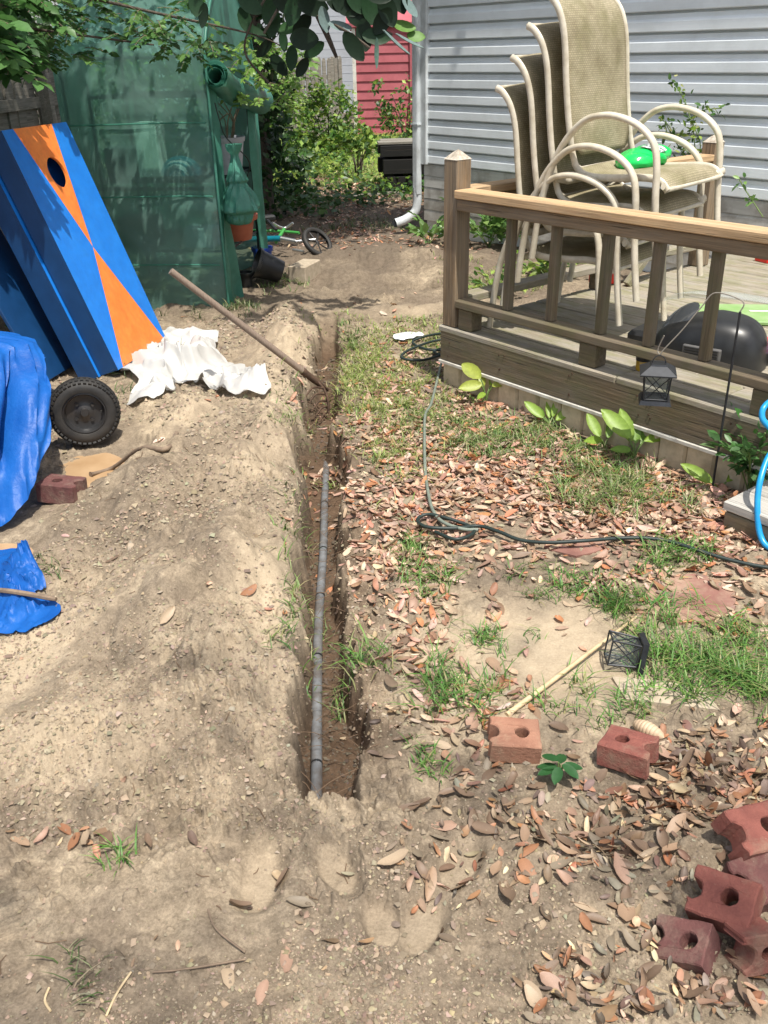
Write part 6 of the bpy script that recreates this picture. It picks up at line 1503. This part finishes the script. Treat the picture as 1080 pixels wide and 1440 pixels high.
# ------------------------------------------------------------------ leaf litter
def normals(x, y, e=.012):
    hx = (H(x+e, y)-H(x-e, y))/(2*e); hy = (H(x, y+e)-H(x, y-e))/(2*e); n = np.stack([-hx, -hy, np.ones_like(hx)], -1); return n/np.linalg.norm(n, axis=1, keepdims=True)
LBL = [(650, 650, 130, 80, 1.1), (780, 690, 150, 70, 1.2), (940, 720, 120, 75, 1.25), (1040, 790, 80, 60, 1.0), (1000, 690, 60, 40, 1.2), (600, 730, 60, 70, .8), (560, 830, 50, 70, .7), (580, 960, 60, 50, .75), (640, 1010, 70, 50, .85), (690, 870, 60, 40, .35),
       (700, 1000, 60, 50, .7), (960, 1110, 130, 55, 1.3), (880, 1180, 80, 55, 1.2), (1030, 1130, 80, 60, 1.2), (1040, 1040, 60, 40, .8), (930, 1250, 50, 60, 1.1), (900, 1380, 90, 70, 1.0), (1020, 1420, 80, 50, 1.2), (800, 1370, 60, 60, .7), (770, 1180, 90, 60, .65), (700, 1110, 60, 50, .6), (1000, 870, 90, 40, .35),
       (530, 560, 60, 60, .45), (600, 560, 60, 40, .6), (660, 600, 60, 30, .8), (445, 660, 16, 30, .25), (440, 800, 30, 150, .06), (500, 740, 40, 60, .35), (490, 265, 110, 40, 1.0), (480, 330, 90, 22, .7), (620, 350, 60, 20, .4), (120, 1190, 60, 20, .25), (330, 1300, 120, 100, .06), (640, 1220, 80, 60, .25), (860, 820, 60, 20, .5)]
LNEG = [(745, 905, 95, 60), (660, 860, 25, 30), (800, 990, 45, 35), (930, 960, 50, 22), (985, 845, 55, 25)]
def litter():
    N = 100000; x = rng.uniform(-1.3, 3.0, N); y = np.concatenate([rng.uniform(1.0, 3.2, N//2), rng.uniform(3.2, 6.2, N-N//2)])
    m2 = 24000; x = np.concatenate([x, rng.uniform(-1.8, 1.6, m2)]); y = np.concatenate([y, rng.uniform(6.2, 13.5, m2)]); N += m2
    px, py = proj(np.stack([x, y, 0*x], 1)); D = .004*np.ones(N)
    for a, b, c, d, w in LBL: D = D+w*np.exp(-(((px-a)/c)**2+((py-b)/d)**2))
    for a, b, c, d in LNEG: D = D*(1-.93*np.exp(-(((px-a)/c)**2+((py-b)/d)**2)**1.5))
    nz = .35+1.5*np.clip(fbm(x*5, y*5, 3, 14)+.28, 0, 1); D = D*nz
    D = D*(1-.9*trench_mask(x, y)*(py > 700))
    # not inside the deck, house or off to the far right
    s = (x-D0[0])*dd[0]+(y-D0[1])*dd[1]; tt = (x-D0[0])*dn[0]+(y-D0[1])*dn[1]; D = D*~((s > -.02) & (tt > -.01))
    D = np.minimum(D, 1.0)
    inframe = (px > -80) & (px < 1180) & (py > 150) & (py < 1560)
    keepN = rng.random(N) < D*np.where(py > 1000, .85, 1.0); k = keepN & inframe
    extra = (~inframe) & (x > .4) & (rng.random(N) < .15) & ~((s > -.02) & (tt > -.01)); k = k | extra
    x = x[k]; y = y[k]; n = len(x); Dk = D[k]
    nr = normals(x, y); nr = nr+rng.normal(size=(n, 3))*(.16+np.where(proj(np.stack([x, y, 0*x], 1))[1] > 1000, .26, .15)*Dk)[:, None]; nr[:, 2] = np.abs(nr[:, 2]); nr /= np.linalg.norm(nr, axis=1, keepdims=True)
    t = rng.normal(size=(n, 3)); t -= nr*np.sum(t*nr, 1, keepdims=True); t /= np.linalg.norm(t, axis=1, keepdims=True); b = np.cross(nr, t)
    pc_ = rng.choice([1., 1., 1., .85, .6, .42], n)
    L = pc_*np.where(proj(np.stack([x, y, 0*x], 1))[1] > 1000, .041, .045)*np.exp(.30*rng.normal(size=n)); L = np.clip(L, .014, .070)
    z = H(x, y)+.003+rng.random(n)*(.003+.012*np.clip(Dk, 0, 1))
    P = np.stack([x, y, z], 1)-t*L[:, None]*.5
    ppx, ppy = proj(P)
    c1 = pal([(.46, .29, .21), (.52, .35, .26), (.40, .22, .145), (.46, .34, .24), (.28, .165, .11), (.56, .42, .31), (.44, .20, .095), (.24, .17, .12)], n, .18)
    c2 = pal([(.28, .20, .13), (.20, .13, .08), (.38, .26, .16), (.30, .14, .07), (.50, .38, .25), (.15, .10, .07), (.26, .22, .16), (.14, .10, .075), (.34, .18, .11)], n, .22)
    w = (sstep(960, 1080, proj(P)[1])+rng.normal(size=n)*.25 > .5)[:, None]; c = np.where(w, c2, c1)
    wid = .72+.36*rng.random(n); curl = rng.choice([.6, 1.5, -.8, .4, 2.1, 1.0], n)
    d2 = np.linalg.norm(P-np.array([0, 0, CAMH]), axis=1); vis = (ppx > 0) & (ppx < 1080) & (ppy < 1440) & (ppy > 0)
    order = np.argsort(np.where(vis, d2/L, 1e9))[:300]; sel = np.zeros(n, bool); sel[order] = True
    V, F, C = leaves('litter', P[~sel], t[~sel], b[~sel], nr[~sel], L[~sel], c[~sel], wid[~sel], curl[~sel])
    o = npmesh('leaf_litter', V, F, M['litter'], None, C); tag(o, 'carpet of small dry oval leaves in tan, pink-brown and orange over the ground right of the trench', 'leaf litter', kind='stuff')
    # the nearest ones as single leaves: a few shared shapes and tints
    marks = {'the sandy-red brick': GT(722, 1056), 'the tilted brick': GT(882, 1072), 'the brick pile': GT(1015, 1292), 'the green seedling': GT(786, 1098), 'the trench end': GT(455, 1140), 'the fallen lantern': GT(872, 940), 'the ribbed cone': GT(912, 1036),
             'the right footprint': GT(620, 1290), 'the left footprint': GT(400, 1240), 'the bottom right corner': GT(1000, 1430), 'the bottom left corner': GT(100, 1420), 'the conduit': GT(450, 950), 'the bamboo stick': GT(800, 960), 'the grass patch': GT(985, 930)}
    tn = ['tan', 'brown', 'pale buff', 'dark brown', 'orange-brown', 'greyish brown', 'pinkish tan']
    def leaf_label(p, ci, cu, l):
        k = min(marks, key=lambda q: np.sum((marks[q][:2]-p[:2])**2)); d = p-marks[k]; dist = math.hypot(d[0], d[1])
        side = ('right of' if d[0] > 0 else 'left of') if abs(d[0]) > abs(d[1]) else ('beyond' if d[1] > 0 else 'in front of')
        near = 'just ' if dist < .09 else ('well ' if dist > .22 else '')
        shape = 'flat' if abs(cu) <= 1.0 else ('domed' if cu < 0 else ('strongly cupped' if cu > 2.0 else 'curled')); size = 'small' if l < .042 else ('large' if l > .058 else 'mid-sized')
        return '%s %s %s dry oval leaf lying %s%s %s' % (size, shape, tn[ci], near, side, k)
    V0, F0 = leaf_tpl('litter'); cache = {}
    tints = [(.36, .24, .155), (.27, .175, .11), (.43, .325, .22), (.20, .135, .09), (.32, .155, .08), (.26, .21, .15), (.38, .24, .17)]
    for i in order:
        ci = int(np.argmin([np.sum((np.array(q)-c[i])**2) for q in tints])); cu = float(curl[i]); sh = int(rng.integers(0, 5)); key = (ci, cu, sh)
        if key not in cache:
            S_ = V0.copy(); S_[:, 2] *= cu; S_[:, 1] = np.where(S_[:, 1] > 0, S_[:, 1]*rng.uniform(.78, 1.2), S_[:, 1]*rng.uniform(.78, 1.2))+rng.normal()*.16*(S_[:, 0]-.5)**2+.010*rng.normal(size=len(S_)); S_[:, 2] += rng.normal()*.25*(S_[:, 0]-.5)**2+.4*rng.normal()*S_[:, 1]*(S_[:, 0]-.5)
            if sh == 4: S_[:, 0] = np.where(S_[:, 0] > .72, .72+(S_[:, 0]-.72)*.25, S_[:, 0])
            S_[:, 0] -= .5; vc = np.tile(np.array(tints[ci]), (len(S_), 1))*.93; vc[[0]+list(range(2, len(S_)-1, 3))] *= 1.15
            oo = npmesh('fallen_leaf', S_, F0, M['litter'], None, vc, smooth=True); cache[key] = oo.data; bpy.data.objects.remove(oo)
        o = bpy.data.objects.new('fallen_leaf', cache[key]); COL.objects.link(o)
        l = float(L[i]); R = Matrix((Vector(t[i]), Vector(b[i]), Vector(nr[i]))).transposed(); o.location = [float(q) for q in P[i]+t[i]*l*.5]; o.rotation_euler = R.to_euler(); o.scale = (l, l*float(wid[i]), l)
        tag(o, leaf_label(P[i]+t[i]*l*.5, ci, cu, l), 'leaf', 'dry oval leaves fallen on the near ground')
litter()

# ------------------------------------------------------------------ grass
GR = [(985, 930, 85, 42, 1500, .085, 0), (1050, 975, 40, 30, 500, .08, 0), (880, 850, 45, 22, 420, .07, 0), (950, 785, 45, 18, 500, .07, 0), (870, 990, 45, 18, 260, .06, 0), (800, 815, 45, 18, 260, .055, 0), (860, 690, 50, 25, 600, .085, 2), (600, 830, 30, 45, 420, .065, 0), (640, 965, 60, 32, 520, .065, 0), (690, 905, 28, 14, 160, .05, 0),
      (492, 955, 22, 24, 200, .075, 0), (515, 540, 32, 40, 800, .045, 1), (560, 560, 60, 40, 1000, .045, 1), (540, 490, 60, 20, 800, .04, 1), (620, 600, 70, 30, 600, .05, 2), (680, 625, 35, 18, 400, .06, 2), (760, 620, 50, 20, 400, .06, 2), (560, 640, 40, 30, 320, .05, 1), (600, 1070, 30, 18, 120, .04, 0),
      (492, 478, 12, 14, 120, .06, 2), (425, 870, 16, 22, 100, .05, 2), (400, 895, 22, 14, 70, .05, 0), (185, 1193, 22, 10, 60, .05, 0), (345, 435, 22, 14, 300, .07, 3), (250, 440, 60, 16, 400, .09, 3), (110, 510, 60, 18, 500, .11, 3), (30, 500, 40, 22, 300, .12, 3), (180, 545, 40, 16, 100, .07, 3), (70, 800, 30, 8, 60, .05, 3), (400, 395, 20, 10, 120, .06, 2), (700, 395, 40, 16, 300, .05, 1), (620, 470, 22, 10, 150, .04, 1), (140, 1380, 40, 40, 60, .04, 3), (412, 580, 10, 50, 90, .05, 2), (415, 760, 10, 60, 60, .05, 2), (575, 450, 50, 8, 120, .04, 1),
      (920, 640, 40, 15, 160, .06, 2), (560, 770, 30, 20, 100, .05, 2), (730, 980, 40, 25, 60, .05, 0)]
GC = [[(.10, .23, .04), (.13, .28, .05), (.08, .19, .045), (.17, .30, .07), (.30, .30, .13)], [(.24, .30, .07), (.32, .36, .11), (.17, .26, .05), (.42, .40, .2)], [(.15, .24, .06), (.20, .28, .08), (.38, .36, .2), (.11, .19, .05)], [(.07, .13, .035), (.10, .17, .05), (.16, .18, .08), (.30, .27, .16)]]
def grass():
    Vs = []; Fs = []; Cs = []; off = 0
    def blades(x, y, h, c, spread=1.0):
        nonlocal off
        n = len(x); a = rng.uniform(0, 2*math.pi, n); d = np.stack([np.cos(a), np.sin(a), 0*a], 1); s = np.stack([-np.sin(a), np.cos(a), 0*a], 1); bend = (.55+.85*rng.random(n))*spread
        h = h*(.45+.85*rng.random(n)); w = .0009+.0013*rng.random(n); w = w*(1+.12*np.hypot(x, y)); base = np.stack([x, y, H(x, y)-.004], 1); V = np.zeros((n, 7, 3))
        for k, (q, ww) in enumerate(((0, 1), (.38, .9), (.72, .6))):
            c_ = base+d*(bend*h*q*q)[:, None]+UPV*(h*q*(1-.35*bend*q))[:, None]; V[:, 2*k] = c_-s*(w*ww)[:, None]; V[:, 2*k+1] = c_+s*(w*ww)[:, None]
        V[:, 6] = base+d*(bend*h)[:, None]+UPV*(h*(1-.40*bend))[:, None]
        F = np.array([(0, 1, 3), (0, 3, 2), (2, 3, 5), (2, 5, 4), (4, 5, 6)]); Vs.append(V.reshape(-1, 3)); Fs.append((F[None]+np.arange(n)[:, None, None]*7).reshape(-1, 3)+off); Cs.append(np.repeat(c, 7, 0)); off += n*7
    for (px, py, rx, ry, n, h, gc) in GR:
        c = [GT(px, py), GT(px+rx, py), GT(px, py+ry)]; ax = max(.02, abs(c[1][0]-c[0][0])); ay = max(.02, abs(c[2][1]-c[0][1]))
        n = int(n*(.62 if gc in (0, 3) else 1.9)); tuft = max(4, n//14); cx = c[0][0]+ax*.75*rng.normal(size=tuft); cy = c[0][1]+ay*.75*rng.normal(size=tuft); i = rng.integers(0, tuft, n); sp = .012+.004*c[0][1]
        x = cx[i]+rng.normal(size=n)*sp; y = cy[i]+rng.normal(size=n)*sp
        s = (x-D0[0])*dd[0]+(y-D0[1])*dd[1]; tt = (x-D0[0])*dn[0]+(y-D0[1])*dn[1]; k = ~((s > 0) & (tt > -.005)); x, y = x[k], y[k]
        blades(x, y, h*np.ones(len(x)), pal(GC[gc], len(x)))
    # back lawn in the sun and weedy ground nearer
    n = 34000; x = rng.uniform(-3.0, 2.2, n); y = rng.uniform(11.5, 20.5, n); k = (fbm(x*1.2, y*1.2, 3, 33) > -.26); x, y = x[k], y[k]; blades(x, y, .11*np.ones(len(x)), pal([(.30, .44, .06), (.40, .50, .10), (.20, .34, .06)], len(x)))
    n = 5000; x = rng.uniform(-1.6, .4, n); y = rng.uniform(8.8, 12.5, n); k = (fbm(x*1.5, y*1.5, 3, 35) > .02); x, y = x[k], y[k]; blades(x, y, .08*np.ones(len(x)), pal(GC[3], len(x)))
    o = npmesh('grass', np.vstack(Vs), np.vstack(Fs), M['grass'], None, np.vstack(Cs)); tag(o, 'tufts and patches of green grass growing through the leaves and sand', 'grass', kind='stuff')
    n = 9500; x = rng.uniform(-2.6, 1.2, n); y = 9.0+9.0*rng.random(n)**1.1; k = (fbm(x*1.0, y*1.0, 3, 37)+.06*(y-11) > .0) ; x, y = x[k], y[k]; n = len(x)
    P = np.stack([x, y, H(x, y)+.03+.16*rng.random(n)], 1); t, b, nn = rand_rot(n, .9); col = np.where((y > 10.8)[:, None], pal(BRIGHT, n), pal(GREENS, n)); V, F, C = leaves('far', P, t, b, nn, .05+.06*rng.random(n), col)
    o = npmesh('ground_cover', V, F, M['green'], None, C); tag(o, 'low leafy weeds covering the ground at the back of the yard', 'ground cover', kind='stuff')
grass()

# ------------------------------------------------------------------ soil clods, pebbles, rootlets
def clods():
    N = 210000; x = rng.uniform(-1.8, 1.1, N); y = 1.0+4.6*rng.random(N)**1.6; px, py = proj(np.stack([x, y, H(x, y)], 1))
    D = .9*(x < .05)+.15; D = np.where((x > .05) & (y < 1.7), .45, D); D = D*np.clip(.5+2.4*fbm(x*3.1, y*3.1, 3, 111), .10, 1)*np.where(y < 3, 1, .55)
    D = np.minimum(D*(1-np.clip(bump2(x, y, .38, 2.08, .34, .28, .3)*1.3, 0, .95)), 1)
    for (cx, cy, rx, ry) in ((-1.16, 3.40, .22, .32), (-1.32, 2.72, .24, .17)): D = D*(1-np.clip(bump2(x, y, cx, cy, rx, ry)*2, 0, 1))
    for (fx, fy, rx, ry, rot) in FEET: D = D*(1-.9*np.clip(bump2(x, y, fx, fy, rx, ry, rot)*2-.3, 0, 1))
    k = (rng.random(N) < D) & (px > -60) & (px < 1140) & (py < 1520); x, y = x[k], y[k]; n = len(x)
    r = np.clip(.0016*np.exp(rng.normal(size=n)*.62), .0006, .006)*(.75+.30*y); O = np.array([(1, 0, 0), (-1, 0, 0), (0, 1, 0), (0, -1, 0), (0, 0, 1), (0, 0, -1)])
    F = np.array([(4, 0, 2), (4, 2, 1), (4, 1, 3), (4, 3, 0)])
    V = np.stack([x, y, Hfine(x, y)+r*.30], 1)[:, None]+r[:, None, None]*O[None]*(1+.30*rng.normal(size=(n, 6, 1)))*np.array([1, 1, .8])
    V = V+0; cz_ = V.mean(1, keepdims=True); ga = rng.uniform(0, 6.28, n)[:, None]; q_ = V-cz_; V = cz_+np.stack([q_[..., 0]*np.cos(ga)-q_[..., 1]*np.sin(ga), q_[..., 0]*np.sin(ga)+q_[..., 1]*np.cos(ga), q_[..., 2]], -1)+r[:, None, None]*.22*rng.normal(size=(n, 6, 3))
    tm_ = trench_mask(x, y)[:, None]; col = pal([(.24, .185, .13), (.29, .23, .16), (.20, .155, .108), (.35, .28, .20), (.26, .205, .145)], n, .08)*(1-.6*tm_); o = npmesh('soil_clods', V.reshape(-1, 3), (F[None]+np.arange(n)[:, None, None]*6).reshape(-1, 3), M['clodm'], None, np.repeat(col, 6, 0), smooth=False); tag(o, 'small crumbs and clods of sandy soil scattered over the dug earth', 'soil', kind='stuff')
    # rootlets hanging in the trench and straws on the ground
    mb = MB()
    for k in range(150):
        y = random.uniform(1.6, 5.0); c = float(np.interp(y, TY, TC)); w = float(np.interp(y, TY, TW)); sg = random.choice((-1, 1)); x0 = c+sg*w*1.0; z0 = -random.uniform(.01, .10)
        e = (x0-sg*random.uniform(.03, .13), y+random.uniform(-.08, .08), z0-random.uniform(.01, .09)); m = ((x0+e[0])/2, (y+e[1])/2+random.uniform(-.03, .03), (z0+e[2])/2+random.uniform(-.01, .03)); mb.tube(curve_pts([(x0+sg*.01, y, z0), m, e], 3), .0009, 4, False)
    for k in range(170):
        x = random.uniform(-1.2, 1.0); y = random.uniform(1.05, 3.6); a = random.uniform(0, 6.28); l = random.uniform(.015, .06); p = [(x+l*q*math.cos(a+.6*q), y+l*q*math.sin(a+.6*q)) for q in (0, .5, 1)]; mb.tube([(u, v, Hs(u, v)+.003) for u, v in p], .0010, 4, False)
    o = build('rootlets', mb, M['root']); tag(o, 'fine dry rootlets and straws in the trench walls and on the soil', 'roots', kind='stuff')
    for px_, lab, mt in ((((150, 1432), (165, 1400), (185, 1370)), 'pale bent dry twig on the dark soil at the lower left', 'straw'), (((293, 1282), (305, 1310), (345, 1342)), 'thin dark curved twig beside the footprint at the bottom', 'twig'), (((72, 1425), (64, 1410), (70, 1392)), 'short pale twig standing in the soil at the bottom left corner', 'straw'), (((215, 1370), (260, 1366), (345, 1352)), 'long straight thin straw on the soil under the curved twig', 'twig')):
        P = [GT(a, b, .006) for a, b in px_]; tag(build('twig', MB().tube(curve_pts(P, 5), .0022, 6), M[mt], None, True, base=P[1]), lab, 'twig')
clods()
